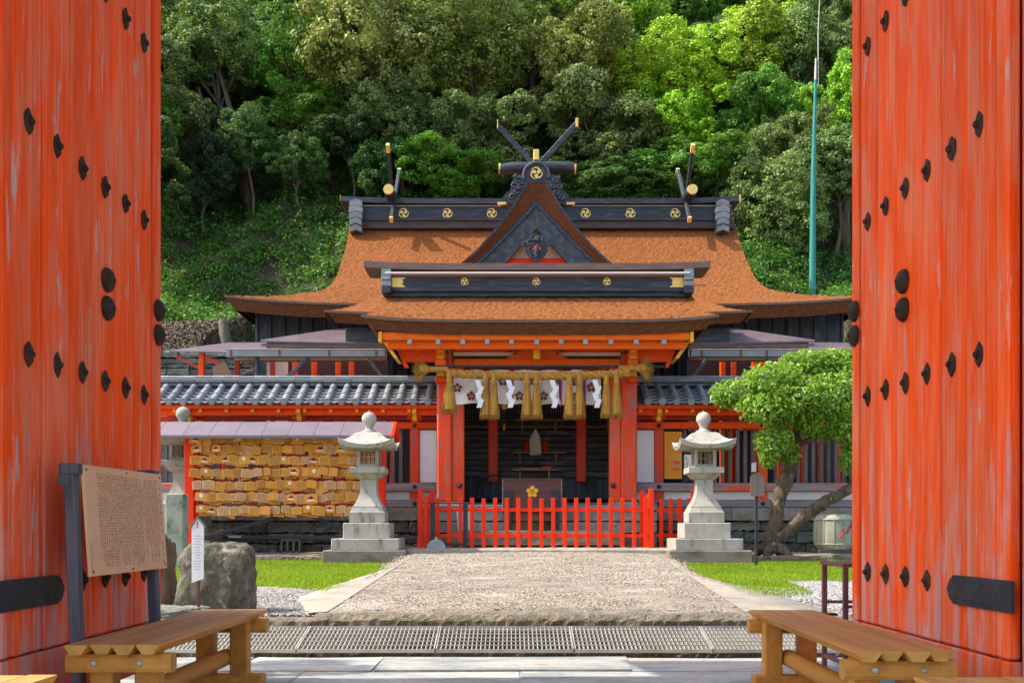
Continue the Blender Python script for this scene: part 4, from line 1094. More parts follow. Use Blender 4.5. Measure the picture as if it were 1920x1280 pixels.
MB().box(X(838, 18), X(1174, 18), 21.42, 21.5, 1.35, 4.3).build('back_wall', M['darkint'], inn)

def low_table(pxa, pxb, py, pyl, d, lab, top=3.4, legs=None):
    t = thing('offering_table', lab, 'table', (X((pxa + pxb) / 2, d), d, Z(pyl, d)), 'tables inside the porch')
    MB().box(X(pxa, d), X(pxb, d), d, d + .3, Z(py + top, d), Z(py, d), .004).build('top', M['shelfwood'], t)
    for px in (legs or (pxa + 15, pxb - 17)):
        for dy in (.03, .23): MB().box(X(px - 1.6, d), X(px + 1.6, d), d + dy, d + dy + .035, Z(pyl, d), Z(py + top, d) - .002, .003).build('leg', M['shelfwood'], t)
low_table(964, 1059, 785, 809, 20.3, 'thin brown table highest on the dark steps, under the lattice')
low_table(960, 1060, 846, 866, 19.9, 'brown table holding red vessels and the hemp wand')
low_table(960, 1047, 878.5, 897, 19.3, 'low brown table just above the offering box')
for i, px in enumerate((988, 1022)):
    d = 19.98; zb = Z(846, d - .08); b = MB()
    b.lathe(X(px, d), d + .1, [(.05, zb), (.05, zb + .13), (.085, zb + .19), (.085, zb + .2), (.03, zb + .2)], 12)
    tag(b.build('red_stand', M['fence']), ('red lacquer stand beside the hemp wand, on the offering box emblem side', 'red lacquer stand half hidden behind the hemp wand')[i], 'stand')
# purification wand with hemp strands
d = 19.6; cx = X(1004, d)
t = thing('hemp_wand', 'upright wand with a mop of pale hemp strands on a dark stand', 'wand', (cx, d, Z(874, d)))
b = MB(); b.tube([(cx, d, Z(874, d)), (cx, d, Z(812, d))], .014, 8); b.build('rod', M['blackwood'], t)
b = MB(); b.lathe(cx, d, [(.13, Z(874, d)), (.11, Z(872, d)), (.03, Z(866, d)), (.02, Z(858, d))], 12); b.build('stand', M['blackwood'], t)
b = MB()
for k in range(90):
    a = random.uniform(0, 6.28); r = .11 * random.random() ** .5; zt = Z(807, d) + jit(.02); zb = Z(850, d) + jit(.05)
    b.tube([(cx + jit(.02), d + jit(.02), zt), (cx + r * .8 * math.cos(a), d + r * .8 * math.sin(a), zt - .12), (cx + r * math.cos(a) + jit(.01), d + r * math.sin(a), (zt + zb) / 2), (cx + r * 1.05 * math.cos(a) + jit(.02), d + r * math.sin(a), zb)], [.007, .009, .009, .004], 4, False)
b.build('hemp_strands', M['hemp'], t)
b = MB(); b.box(X(970, 19.32), X(1032, 19.32), 19.35, 19.5, Z(878.5, 19.3) + .002, Z(876, 19.3), .003)
tag(b.build('wooden_tray', M['shelfwood']), 'flat tray lying on the low table above the offering box', 'tray')
b = MB(); b.box(X(1017, 19.32), X(1036, 19.32), 19.36, 19.5, Z(876, 19.3) + .002, Z(873, 19.3), .004)
tag(b.build('red_booklet', M['fence']), 'small flat red item lying on the tray on the low table', 'booklet')
# dark stand at the left inside
d = 18.7
t = thing('dark_stand', 'black iron stand inside the porch by the pillar near the plaque rack', 'stand', (X(905, d), d, Z(935, d)))
MB().box(X(871, d), X(940, d), d, d + .25, Z(891, d), Z(888.5, d), .003).build('top_rail', M['ironblack'], t)
for px in (882, 925): MB().box(X(px - 1.8, d), X(px + 1.8, d), d, d + .04, Z(941, d), Z(891, d) - .002, .003).build('leg', M['ironblack'], t)
MB().box(X(880.5, d), X(884, d), d + .05, d + .09, Z(888, d), Z(879, d), .003).build('stem', M['ironblack'], t)
MB().box(X(870, d), X(899, d), d, d + .25, Z(879, d) + .001, Z(876.5, d), .003).build('upper_tray', M['ironblack'], t)
# hanging brass lamp behind the curtain
d = 19.0
t = thing('hanging_lamp', 'small gilt hanging lamp behind the curtain with a tassel', 'lamp', (X(945, d), d, Z(800, d)))
b = MB(); b.lathe(X(945, d), d, [(.02, Z(752, d)), (.07, Z(757, d)), (.07, Z(764, d)), (.02, Z(768, d))], 10); b.build('body', M['gold'], t)
b = MB(); b.tube([(X(945, d), d, 4.1), (X(945, d), d, Z(752, d))], .008, 6); b.tube([(X(945, d), d, Z(768, d)), (X(945, d), d, Z(795, d))], .02, 6); b.build('chain', M['blackwood'], t)
b = MB(); b.tube([(X(945, d), d, Z(795, d)), (X(945, d), d, Z(806, d))], [.012, .02], 6); b.build('tassel', M['yellow'], t)

# ------------------------------------------------------------------ curtain, rope, paper streamers
d = 17.78
cur = thing('crested_curtain', 'white split curtain printed with maroon plum crests under the straw rope', 'curtain', (X(988, d), d, Z(758, d)))
seams = [850, 905, 960, 1015, 1070, 1127]
for k in range(5):
    a, c_ = seams[k] + .4, seams[k + 1] - .4; bot = (757, 758, 757.5, 758, 757.5)[k]; P = []
    for i in range(13):
        r = []
        for j in range(11):
            u = j / 10; v = i / 12
            yy_ = d + .035 * math.sin(u * 7 + k * 2 + v) * (.2 + v) - .03 * v
            r.append((X(a + (c_ - a) * u, d), yy_, Z(694 + (bot - 694) * v + 1.2 * math.sin(u * 6 + k), d)))
        P.append(r)
    pn = MB().grid(P, True).build('curtain_panel', M['cloth'], cur)
    pls = {0: [(858, 728), (884, 743)], 1: [(912, 742) , (943, 716)], 2: [(974, 743), (992, 715)], 3: [(1019, 743), (1042, 712)], 4: [(1079, 716), (1108, 727), (1058 + 20, 745)]}[k]
    for (px, py) in pls:
        b = MB(); plum(b, X(px, d), Z(py, d), d - .085, .088, .003); b.build('plum_crest', M['crest'], pn)
for px in (915.5, 960, 1050.5, 1095.5):
    b = MB(); b.box(X(px - 2.6, d), X(px, d), d - .06, d - .055, Z(763, d), Z(694, d)); b.build('purple_ribbon', M['purple'], cur)
    b = MB(); b.box(X(px, d) + .001, X(px + 2.6, d), d - .06, d - .055, Z(763, d), Z(694, d)); b.build('red_ribbon', M['redcloth'], cur)

d = 17.36
rope = thing('straw_rope', 'thick twisted straw rope with hanging tassels across the porch front', 'rope', (X(1005, d), d, Z(702, d)))
def rope_c(u):
    x = X(838, d) + (X(1180, d) - X(838, d)) * u
    return Vector((x, d, Z(698 + 7.0 * math.sin(math.pi * min(1, max(0, u))) ** .7, d)))
for k in range(3):
    pts = []; rad = []
    for i in range(181):
        u = i / 180; c_ = rope_c(u); a = u * 2 * math.pi * 8.5 + 2 * math.pi * k / 3; rr = .037
        pts.append(c_ + Vector((0, rr * math.cos(a), rr * math.sin(a)))); rad.append(.040)
    b = MB(); b.tube(pts, rad, 9); b.build('rope_strand', M['straw'], rope)
b = MB()
for i in range(150):
    u = random.random(); c_ = rope_c(u); a = random.uniform(0, 6.28); q = c_ + Vector((0, .1 * math.cos(a), .1 * math.sin(a)))
    b.tube([q, q + Vector((jit(.12), math.cos(a) * .07 + jit(.03), math.sin(a) * .07 + jit(.03)))], [.003, .001], 3, False)
stuff(b.build('loose_straws', M['straw'], rope))
def tassel(px, pyt, pyb, wpx, name='tassel'):
    x = X(px, d); zt = Z(pyt, d); zb = Z(pyb, d); w_ = wpx * d / F / 2; b = MB()
    b.tube([(x, d - .06, zt + .05), (x, d - .08, zt - .02), (x, d - .08, zt - .1), (x, d - .07, zt - .32), (x, d - .07, zb + .05)], [.05, .048, .05, w_ * .75, w_ * .86], 12)
    for i in range(170):
        a = random.uniform(0, 6.28); q = random.uniform(.8, 1.05); e = jit(.035)
        b.tube([(x + .045 * math.cos(a), d - .08 + .045 * math.sin(a), zt - .08), (x + w_ * .62 * q * math.cos(a), d - .075 + w_ * .62 * q * math.sin(a), zt - .28), (x + w_ * q * math.cos(a) + jit(.012), d - .07 + w_ * .8 * q * math.sin(a), zb + e)], [.006, .0065, .004], 3, False)
    b.build(name, M['straw'], rope)
    b = MB(); b.tube([(x, d - .08, zt - .07), (x, d - .08, zt - .10)], .058, 12); b.build('tassel_tie', M['straw'], rope)
tassel(843, 706, 774, 29)
for px in (910, 926, 988, 1006, 1067, 1086, 1136, 1155): tassel(px, 710, 784 if px < 1100 else 782, 21.5)
def tuft(px, py, sg):
    b = MB(); x0 = X(px, d); z0 = Z(py, d)
    for i in range(260):
        a = jit(.85); e = jit(.9); L = random.uniform(.20, .30)
        v = Vector((sg * math.cos(a) * math.cos(e), math.sin(e) * .7, math.sin(a))) * L
        p1 = Vector((x0, d, z0)) + v
        b.tube([(x0 - sg * .06, d, z0 + .02 * a), Vector((x0, d, z0)) + v * .5, p1 + Vector((0, 0, -.05 * abs(random.random())))], [.006, .006, .003], 3, False)
    b.tube([(x0 + sg * -.34, d, z0 + .0), (x0 - sg * .02, d, z0), (x0 + sg * .12, d, z0), (x0 + sg * .2, d, z0)], [.05, .05, .11, .02], 10)
    b.build('rope_tuft', M['straw'], rope)
tuft(803, 692, -1); tuft(1196, 690, 1)
def shide(px, i):
    dd = d - .14; t_ = []
    x = X(px, dd); z = Z(712, dd); W = .088; b = MB(); off = 0
    for k in range(4):
        s = 1 if k % 2 == 0 else -1; h = .145
        q = [(x + off - W / 2, z), (x + off + W / 2, z), (x + off + W / 2 + s * .045, z - h), (x + off - W / 2 + s * .045, z - h)]
        y_ = dd - .012 * (k % 2) - .01 * k
        b.prism(q, y_ - .002, y_); off += s * .075 - .0 ; z -= h * .78
    labs = ('zigzag paper streamer hanging before the curtain next to the single fat tassel', 'zigzag paper streamer between the second and third tassel pairs', 'zigzag paper streamer just beside the middle tassel pair, over a plum crest', 'zigzag paper streamer at the open end of the curtain by the lattice')
    tag(b.build('paper_streamer', M['paper']), labs[i], 'streamer', 'paper streamers on the rope')
for i, px in enumerate((895, 953, 1035, 1115)): shide(px, i)

# ------------------------------------------------------------------ corridors with tiled roofs on both sides of the porch
def corridor(pxa, pxb, lab, right):
    t = thing('corridor', lab, 'corridor', (X((pxa + pxb) / 2, 18.5), 18.5, .48), 'tiled corridors flanking the porch')
    rf_ = sub(t, 'roof', (X((pxa + pxb) / 2, 18.5), 18.5, 3.4))
    y0, y1 = 17.9, 18.62; z0, z1 = Z(752, 17.9), Z(724, 18.62)
    xa, xb = X(pxa, 17.9), X(pxb, 17.9)
    # cover tile rows
    sp = 27.0 * 17.9 / F
    start = X(802.5 if not right else 1215, 17.9)
    b = MB()
    for k in range(3):
        a, c_ = k / 3, (k + 1) / 3 + .02
        q = lambda u, r=0: (0, (y1 - y0) * u, (z1 - z0) * u + .012 * (k) + r)
        b.tube([q(a), q(c_)], [.062, .060], 12)
    rowm = b.mesh('cover_tile_row', M['tile'])
    b = MB(); b.tube([(0, -.03, -.012), (0, .02, .0)], [.066, .066], 14); b.tube([(0, -.034, -.012), (0, -.03, -.012)], [.045, .048], 14)
    discm = b.mesh('end_tile', M['tile'])
    x = start; n = 0
    pan = MB()
    while (x > xa - .1) if not right else (x < xb + .1):
        o = place(rowm, 'cover_tile_row', rf_, (x, y0, z0), None)
        c = place(discm, 'end_tile', o, (x, y0, z0))
        for k in range(5):
            u0 = k / 5; yA = y0 + (y1 - y0) * u0; zA = z0 + (z1 - z0) * u0
            prof = []
            for q in range(6):
                xx = x + .05 + (sp - .1) * q / 5; sag = -.03 * math.sin(math.pi * q / 5)
                prof.append((xx, sag))
            P = [[(xx, yA - .02, zA + s_ - .012) for xx, s_ in prof], [(xx, yA - .02, zA + s_ + .010) for xx, s_ in prof], [(xx, yA + .17, zA + s_ + .062) for xx, s_ in prof]]
            pan.grid(P, False)
        x += sp if right else -sp; n += 1
    stuff(pan.build('pan_tiles', M['tile'], rf_))
    b = MB(); b.add([(xa, y0 + .03, z0 - .05), (xb, y0 + .03, z0 - .05), (xb, y1, z1 - .05), (xa, y1, z1 - .05)], [(0, 1, 2, 3), (3, 2, 1, 0)]); b.build('roof_deck', M['tile'], rf_)
    b = MB(); b.add([(xa, y1, z1), (xb, y1, z1), (xb, 19.4, z0), (xa, 19.4, z0)], [(0, 1, 2, 3), (3, 2, 1, 0)]); b.build('back_slope', M['tile'], rf_)
    # ridge courses
    rxa, rxb = (xa, X(828, 18.6)) if not right else (X(1190, 18.6), xb)
    for (pa, pb, rr) in ((703, 711, 1), (711.6, 714, 0), (714.6, 717, 0), (717.4, 723.5, 1)):
        zc = (Z(pa, 18.6) + Z(pb, 18.6)) / 2; h = (Z(pa, 18.6) - Z(pb, 18.6)) / 2
        L = .265; x = rxa; i = 0
        if rr:
            b = MB(); b.tube([(0, 0, 0), (L - .006, 0, 0)], [h * 1.02, h * .97], 10); me_ = b.mesh('ridge_tile', M['tile'])
        else:
            b = MB(); b.box(0, L - .004, -.13, .13, -h, h, .004); me_ = b.mesh('ridge_tile', M['tile'])
        while x < rxb - .05:
            place(me_, 'ridge_tile', rf_, (x, 18.64 if not rr else (18.66 if pa < 710 else 18.60), zc + jit(.003))); x += L
    MB().box(rxa, rxb, 18.60, 18.75, Z(723, 18.6), Z(709, 18.6)).build('ridge_core', M['tile'], rf_)
    fw = sub(t, 'frame', (X((pxa + pxb) / 2, 18.5), 18.3, 2))
    cb = lambda a, c_, ya, yb, d, th, nm, mt, c=.01: MB().box(X(a, d), X(c_, d), d, d + th, Z(ya, d), Z(yb, d), c).build(nm, mt, fw)
    A, B = (pxa, 820) if not right else (1193, pxb)
    cb(A, B, 757, 765.5, 17.98, .12, 'eave_board', M['verm'])
    cb(A, B, 766.5, 778, 18.12, .12, 'eave_purlin', M['verm'])
    cb(A, B, 779.5, 787, 18.42, .14, 'wall_plate', M['intred'])
    px = 767 - 49 * 9 if not right else 1201
    posts = (352, 560, 777) if not right else (1236, 1431, 1640)
    while px < B - 5:
        if px > A: cb(px - 3, px + 3, 766, 772.5, 18.05, .1, 'rafter_end', M['yellow'], .003)
        px += 49
    for p in posts:
        cb(p - 8.5, p + 8.5, 786, 950, 18.40, .18, 'post', M['peel'], .012)
        e = lambda dx, py: (17.98 + (0 if dx == 0 else dx), Z(py, 18.1))
        b = MB(); b.prism([(18.02, Z(766, 18.1)), (18.02, Z(774, 18.1)), (18.10, Z(780, 18.1)), (18.14, Z(788, 18.1)), (18.22, Z(789, 18.1)), (18.22, Z(766, 18.1))], X(p - 4, 18.1), X(p + 4, 18.1), ax='yz'); b.build('bracket', M['yellow'], fw)
        cb(p - 14, p + 14, 774, 786, 18.27, .15, 'bearing_block', M['verm'], .02)
        for py in (797, 911.5, 943.5):
            d_ = 18.30; b = MB(); b.tube([(X(p, d_), d_ + .06, Z(py, d_)), (X(p, d_), d_ - .0, Z(py, d_)), (X(p, d_), d_ - .02, Z(py, d_))], [.038, .035, .015], 12); b.build('iron_boss', M['ironblack'], fw)
    cb(A, B, 790.5, 803, 18.35, .12, 'rail_beam', M['verm'])
    cb(A, B, 905, 920.5, 18.34, .2, 'sill_beam', M['sill'])
    cb(A, B, 921, 937, 18.46, .06, 'plaster_band', M['plaster'])
    cb(A, B, 937.5, 950.5, 18.33, .2, 'ground_beam', M['sill'])
    # panels and bars
    pan_ = (787, 818.5) if not right else (1194.5, 1226.5)
    cb(pan_[0], pan_[1], 806, 904, 18.45, .04, 'white_panel', M['plaster'], .004)
    bx = []
    px = A + 6
    while px < B - 4:
        if not (pan_[0] - 9 < px < pan_[1] + 5) and all(abs(px - p) > 13 for p in posts) and not (right and 1245 < px < 1280):
            cb(px - 3.2, px + 3.2, 803.5, 904.5, 18.47, .05, 'window_bar', M['barred'], .004)
        px += 14.2
    # room behind: floor, far wall, inner posts
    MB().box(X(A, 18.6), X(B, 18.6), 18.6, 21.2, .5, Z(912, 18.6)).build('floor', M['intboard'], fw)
    MB().box(X(A, 18.6), X(B, 18.6), 21.3, 21.35, 1.0, 3.1).build('far_wall', M['darkint'], fw)  # near-black wall colour stands in for the shade behind the bars
    for p in ((420, 640, 735) if not right else (1364, 1380, 1540)):
        cb(p - 4, p + 4, 780, 908, 19.6, .1, 'inner_post', M['verm'])
    # stone footing: coping slabs then rubble
    ft = sub(t, 'footing', (X((pxa + pxb) / 2, 18.3), 18.3, .7))
    x = X(A, 18.25)
    xe = X(784 if not right else B, 18.25)
    if right: x = X(1232, 18.25)
    while x < xe:
        L = min(random.uniform(.9, 1.6), xe - x); b = MB()
        if L < .2: break
        roughbox(b, x + .004, x + L - .004, 18.22 + jit(.01), 18.6, Z(975, 18.25), Z(951, 18.25), 18, 3, 5, .007, .02); b.build('coping_stone', M['base'], ft); x += L
    z = .44
    zt = Z(975.5, 18.25)
    while z < zt - .03:
        h = min(random.uniform(.11, .23), zt - z)
        if zt - z - h < .06: h = zt - z
        x = X(A, 18.3) if not right else X(1232, 18.3)
        while x < xe:
            L = random.uniform(.3, 1.1); b = MB()
            roughbox(b, x + .008, min(x + L, xe) - .008, 18.27 + random.uniform(-.05, .04), 18.55, z + .006, z + h - .006, 12, 2, 4, .016, .02); b.build('rubble_stone', M['masonry'], ft); x += L
        z += h
    MB().box(X(A, 18.4), xe, 18.38, 18.6, .4, zt).build('footing_core', M['darkint'], ft)
    return t
corrL = corridor(262, 828, 'tiled corridor with barred windows running behind the plaque rack', False)
corrR = corridor(1190, 1680, 'tiled corridor with barred windows running behind the small round-crowned tree', True)
# posters on the wall by the porch
d = 18.40
t = thing('poster', 'tall orange printed poster in the corridor bay beside the white panel', 'poster', (X(1262, d), d, Z(898, d)))
MB().box(X(1246, d), X(1278.5, d), d, d + .01, Z(897, d), Z(809, d)).build('sheet', M['poster'], t)
b = MB()
for i in range(11):
    px = 1249.5 + i * 2.6
    z_ = Z(811, d)
    while z_ > Z(851, d):
        h_ = random.uniform(.015, .05); b.box(X(px, d), X(px + 1.0, d), d - .003, d - .001, z_ - h_, z_); z_ -= h_ + random.uniform(.008, .02)
for i in range(10):
    py = 858 + i * 3.8; px = 1248
    while px < 1276:
        w_ = random.uniform(1.5, 5); b.box(X(px, d), X(min(px + w_, 1276.5), d), d - .003, d - .001, Z(py + 1.2, d), Z(py, d)); px += w_ + random.uniform(.8, 2)
o_ = b.build('printed_lines', pm('orange_print', (.62, .17, .03), .7, rnd=0), t); stuff(o_)
for i, (py, m_) in enumerate(((858, 'granite'), (864, 'orange'), (871, 'granite'), (877, 'orange'))):
    MB().box(X(1262, d), X(1274, d), d - .006, d - .0035, Z(py + 4.5, d), Z(py, d)).build('printed_block', M[m_], t)
d = 18.43
t = thing('poster', 'black framed white notice with red lettering half behind the stone lantern', 'poster', (X(1292, d), d, Z(898, d)))
MB().box(X(1280, d), X(1305, d), d, d + .02, Z(902, d), Z(847, d), .004).build('backing', M['ironblack'], t)
sh = MB().box(X(1283, d), X(1303, d), d - .006, d - .001, Z(886, d), Z(852, d)).build('sheet', M['white'], t)
b = MB()
for cy in (858, 866.5, 875):
    for q in range(7):
        ax, az = 1284.5 + random.uniform(0, 5), cy + random.uniform(-3, 3)
        if q % 2: b.box(X(ax, d), X(ax + random.uniform(2, 3.6), d), d - .009, d - .0065, Z(az + .7, d), Z(az, d))
        else: b.box(X(ax, d), X(ax + .8, d), d - .0085, d - .006, Z(az + random.uniform(2, 4), d), Z(az, d))
b.build('red_lettering', M['redcloth'], sh)
b = MB(); d = 18.45; b.prism([(X(1409, d), Z(884, d)), (X(1418, d), Z(884, d)), (X(1418, d), Z(866, d)), (X(1409, d), Z(868, d))], d - .01, d + .0)
tag(b.build('small_card', M['white']), 'small white card tied to a window bar near the tree', 'card')

# ------------------------------------------------------------------ copper-roofed side buildings behind the corridors
def slab(par, pts, th, name, mat):
    n = len(pts); lo = [(x, y, z - th) for x, y, z in pts]
    b = MB(); b.add(list(pts) + lo, [tuple(range(n)), tuple(reversed(range(n, 2 * n)))] + [(i, (i + 1) % n, (i + 1) % n + n, i + n)[::-1] for i in range(n)])
    return b.build(name, mat, par)
def W3(px, py, d): return (X(px, d), d, Z(py, d))
def sidehall(left):
    f = (lambda p: p) if left else (lambda p: 2 * 1008 - p)
    lab = 'low copper-roofed side building with grey gutter above the corridor by the plaque rack' if left else 'low copper-roofed side building with grey gutter above the round-crowned tree'
    t = thing('side_building', lab, 'building', (X(f(560), 20.5), 20.5, .48), 'copper-roofed side buildings')
    e0, r0 = 20.9, 22.6
    cols = [488, 560, 630, 700, 730] if left else [488, 555, 640, 705, 730]
    top = lambda p: float(np.interp(p, [488, 640, 730], [637, 614.5, 614])); botm = lambda p: float(np.interp(p, [488, 730], [638.5, 643.5]))
    dep = lambda p: float(np.interp(p, [488, 640, 730], [e0 + .05, r0, r0]))
    for i in range(len(cols) - 1):
        a, c_ = cols[i] + .15, cols[i + 1] - .15
        slab(t, [W3(f(a), botm(a), e0), W3(f(c_), botm(c_), e0), W3(f(c_), top(c_), dep(c_)), W3(f(a), top(a), dep(a))], .03, 'roof_sheet', M['copper'])
    b = MB(); b.box(X(f(489), e0), X(f(730), e0), e0 + .02, e0 + .08, Z(651, e0), Z(643.8, e0), .004); b.build('eave_fascia', M['brownbar'], t)
    e1, r1 = 20.2, 21.4
    cols = [318, 372, 428, 500] if left else [420, 455, 500]
    tp = lambda p: float(np.interp(p, [318, 430, 500], [656, 641.5, 641.5])); dp = lambda p: float(np.interp(p, [318, 430, 500], [e1 + .03, r1, r1])); bt_ = lambda p: float(np.interp(p, [318, 440, 500], [657.5, 660, 660]))
    for i in range(len(cols) - 1):
        a, c_ = cols[i] + .15, cols[i + 1] - .15
        slab(t, [W3(f(a), bt_(a), e1), W3(f(c_), bt_(c_), e1), W3(f(c_), tp(c_), dp(c_)), W3(f(a), tp(a), dp(a))], .025, 'roof_sheet', M['copper'])
    g0 = 19.55
    ga, gb = (424, 722) if left else (400, 720)
    gt = MB().box(X(f(ga), g0), X(f(gb), g0), g0, g0 + .02, Z(668, g0), Z(655.5, g0), .002).build('gutter', M['gutter'], t)
    MB().box(X(f(ga), g0), X(f(gb), g0), g0 - .012, g0 + .16, Z(655.2, g0), Z(653.6, g0), .002).build('gutter_highlight_lip', M['white'] if False else M['steel'], gt)  # paler steel lip, the top edge highlight put into its colour
    MB().box(X(f(ga), g0), X(f(gb), g0), g0 + .14, g0 + .16, Z(668, g0), Z(656, g0)).build('gutter_back', M['gutter'], gt)
    for p in ((433, 524, 617, 705) if left else (430, 525, 578, 627, 700)):
        MB().box(X(f(p) - 1.6, g0), X(f(p) + 1.6, g0), g0 - .02, g0 - .013, Z(669, g0), Z(656, g0)).build('strap', M['brownmetal'], t)
    MB().box(X(f(440), 19.9), X(f(725), 19.9), 19.9, 20.05, Z(676, 19.9), Z(668, 19.9), .008).build('brown_beam', M['shelfwood'], t)
    for p in ((377, 553, 589, 634, 659) if left else (553, 585, 600, 640, 660)):
        d_ = 20.3; MB().box(X(f(p) - 4.8, d_), X(f(p) + 4.8, d_), d_, d_ + .12, .6, Z(660, d_), .008).build('post', M['verm'], t)
    for p in (444, 510): MB().box(X(f(p) - 4, 20.6), X(f(p) + 4, 20.6), 20.6, 20.7, .6, Z(662, 20.6), .008).build('post', M['intred'], t)
    for (a, c_) in (((540, 706), (580, 669)), ((716, 706), (690, 672))):
        b = MB(); b.bar(W3(f(a[0]), a[1], 19.8), W3(f(c_[0]), c_[1], 19.8), .07, .07, .004); b.build('brace', M['greywood'], t)
    # eave rafters, cream soffit and panels
    MB().box(X(f(500), 21.2), X(f(725), 21.2), 21.2, 21.25, 3.0, Z(646, 21.2)).build('wall_panel', M['cream'], t)
    for p in (545, 610, 675): MB().box(X(f(p) - 5, 21.1), X(f(p) + 12, 21.1), 21.12, 21.19, 3.0, Z(647, 21.1), .006).build('post', M['verm'], t)
    MB().box(X(f(540), 20.8), X(f(728), 20.8), 20.8, 20.85, 3.2, Z(676, 20.8)).build('opening_shade_panel', pm('maroon_inside', (.06, .018, .012), .7, rnd=0) if left else bpy.data.materials['maroon_inside'], t)  # dark maroon panel, the opening's shade put into its colour
    if left:
        b = MB(); b.tube([W3(482, 668, 19.7), W3(482, 720, 19.7)], .04, 12); b.build('downpipe', M['pole'], t)
        b = MB(); b.prism([W3(400, 706, 20)[::2], W3(437, 706, 20)[::2], W3(421, 677, 20)[::2], W3(398, 688, 20)[::2]], 20.0, 20.05); b.build('gable_board', M['shelfwood'], t)
        b = MB(); b.bar(W3(384, 668, 20.35), W3(425, 690, 20.35), .05, .07); b.bar(W3(330, 668, 20.4), W3(374, 690, 20.4), .03, .04); b.build('eave_rafter', M['intred'], t)
sidehall(True); sidehall(False)

# rubble retaining wall and stump on the bank behind
t = thing('retaining_wall', 'rough grey rubble retaining wall on the bank beside the hall', 'wall', (-9, 24.6, 3.8))
z = 3.3
while z < 5.25:
    h = random.uniform(.10, .2); x = -12.5
    while x < -6.6:
        L = random.uniform(.2, .6); b = MB(); roughbox(b, x + .006, x + L - .006, 24.55 + jit(.04), 24.9, z + .005, z + h - .005, 5, 2, 3, .014, .02); b.build('rubble_stone', M['masonry'], t); x += L
    z += h
MB().box(-12.5, -6.6, 24.66, 25.0, .4, 5.1).build('wall_core', M['masonry'], t)
b = MB(); d = 26.0
b.tube([W3(428, 648, d), W3(422, 625, d), W3(419, 605, d), W3(418, 597, d)], [.15, .14, .12, .09], 10)
for i in range(len(b.v)): b.v[i] = (b.v[i][0] + jit(.02), b.v[i][1] + jit(.02), b.v[i][2] + jit(.03))
tag(b.build('stump', M['rock']), 'weathered grey stump leaning against the black hall wall', 'stump')

# ------------------------------------------------------------------ porch base, step, offering box, fence
fd = sub(porch, 'stone_base', (PC, 17.7, .6))
def blocks(pxa, pxb, pya, pyb, d, dep, nlo, nhi, name, mat):
    x = X(pxa, d); xe = X(pxb, d)
    while x < xe - .1:
        L = min(random.uniform(nlo, nhi), xe - x)
        if xe - x - L < .25: L = xe - x
        b = MB(); roughbox(b, x + .003, x + L - .003, d + jit(.004), d + dep, Z(pyb, d) + .003, Z(pya, d) - .003, 12, 2, 4, .004, .01); b.build(name, mat, fd); x += L
fdmat = pm('pale_base_stone', (.36, .33, .28), .9, (.28, .255, .21), 3, bump=.4, bscale=40, fine=.2, rnd=.12)
blocks(784, 1232, 945, 956, 17.62, .5, 1.0, 1.8, 'base_coping', pm('grey_timber_sill', (.24, .235, .24), .8, (.18, .175, .18), 2, (1, 8, 8), rnd=.1))
blocks(784, 1232, 957, 976, 17.66, .4, .7, 1.3, 'base_block', fdmat)
blocks(784, 1232, 977, 998, 17.66, .4, .7, 1.3, 'base_block', fdmat)
blocks(784, 1232, 999, 1026, 17.66, .4, .8, 1.5, 'base_block', M['footing'])
blocks(846, 1165, 994, 1022, 16.95, .69, .9, 1.5, 'step_stone', M['footing'])
t = thing('offering_box', 'dark brown offering box with gilt plum emblem on black legs', 'offering box', (X(998, 17.2), 17.3, Z(994, 17.2)))
d = 17.2
bx = MB().box(X(941.5, d), X(1054.5, d), d, d + .42, Z(960, d), Z(897.5, d), .008).build('box', M['boxwood'], t)
MB().box(X(940, d), X(1056, d), d - .01, d + .43, Z(899, d), Z(896, d), .004).build('rim', M['boxwood'], t)
b = MB(); plum(b, X(998, d), Z(921.5, d), d - .002, .108, .02); b.build('plum_emblem', M['gold'] if False else M['yellow'], bx)
for a in (946, 1034.5):
    MB().box(X(a, d), X(a + 13.5, d), d - .035, d - .003, Z(993, d), Z(918.5, d), .004).build('leg', M['ironblack'], t)
    MB().box(X(a, d), X(a + 13.5, d), d + .34, d + .40, Z(993, d), Z(960, d) - .002, .004).build('leg', M['ironblack'], t)
MB().box(X(962, d), X(1033, d), d + .1, d + .14, Z(976, d), Z(960.5, d), .004).build('lower_panel', pm('brown_panel', (.20, .12, .07), .7, rnd=0), t)
b = MB()
for sg in (942.8, 1053.2):
    for i in range(13): b.tube([(X(sg, d), d + .0, Z(901 + i * 4.6, d)), (X(sg, d), d - .012, Z(901 + i * 4.6, d))], [.012, .005], 6)
stuff(b.build('studs', M['steel'], bx))
# pale bin behind the fence
d = 17.0
t = thing('plastic_bin', 'pale grey tapered bin standing on the step behind the red fence', 'bin', (X(870, d), d + .12, Z(994, d)))
b = MB()
lo = [(X(858.5, d), d + .02), (X(882, d), d + .02), (X(882, d), d + .22), (X(858.5, d), d + .22)]; hi = [(X(855, d), d), (X(886, d), d), (X(886, d), d + .25), (X(855, d), d + .25)]
b.add([(x, y, Z(993.5, d)) for x, y in lo] + [(x, y, Z(958, d)) for x, y in hi], [(3, 2, 1, 0)] + [(i, (i + 1) % 4, (i + 1) % 4 + 4, i + 4) for i in range(4)]); b.build('body', pm('pale_plastic', (.52, .50, .54), .5, rnd=0), t)
MB().box(X(854, d), X(887, d), d - .01, d + .26, Z(958, d) + .002, Z(955.5, d), .005).build('rim', bpy.data.materials['pale_plastic'], t)

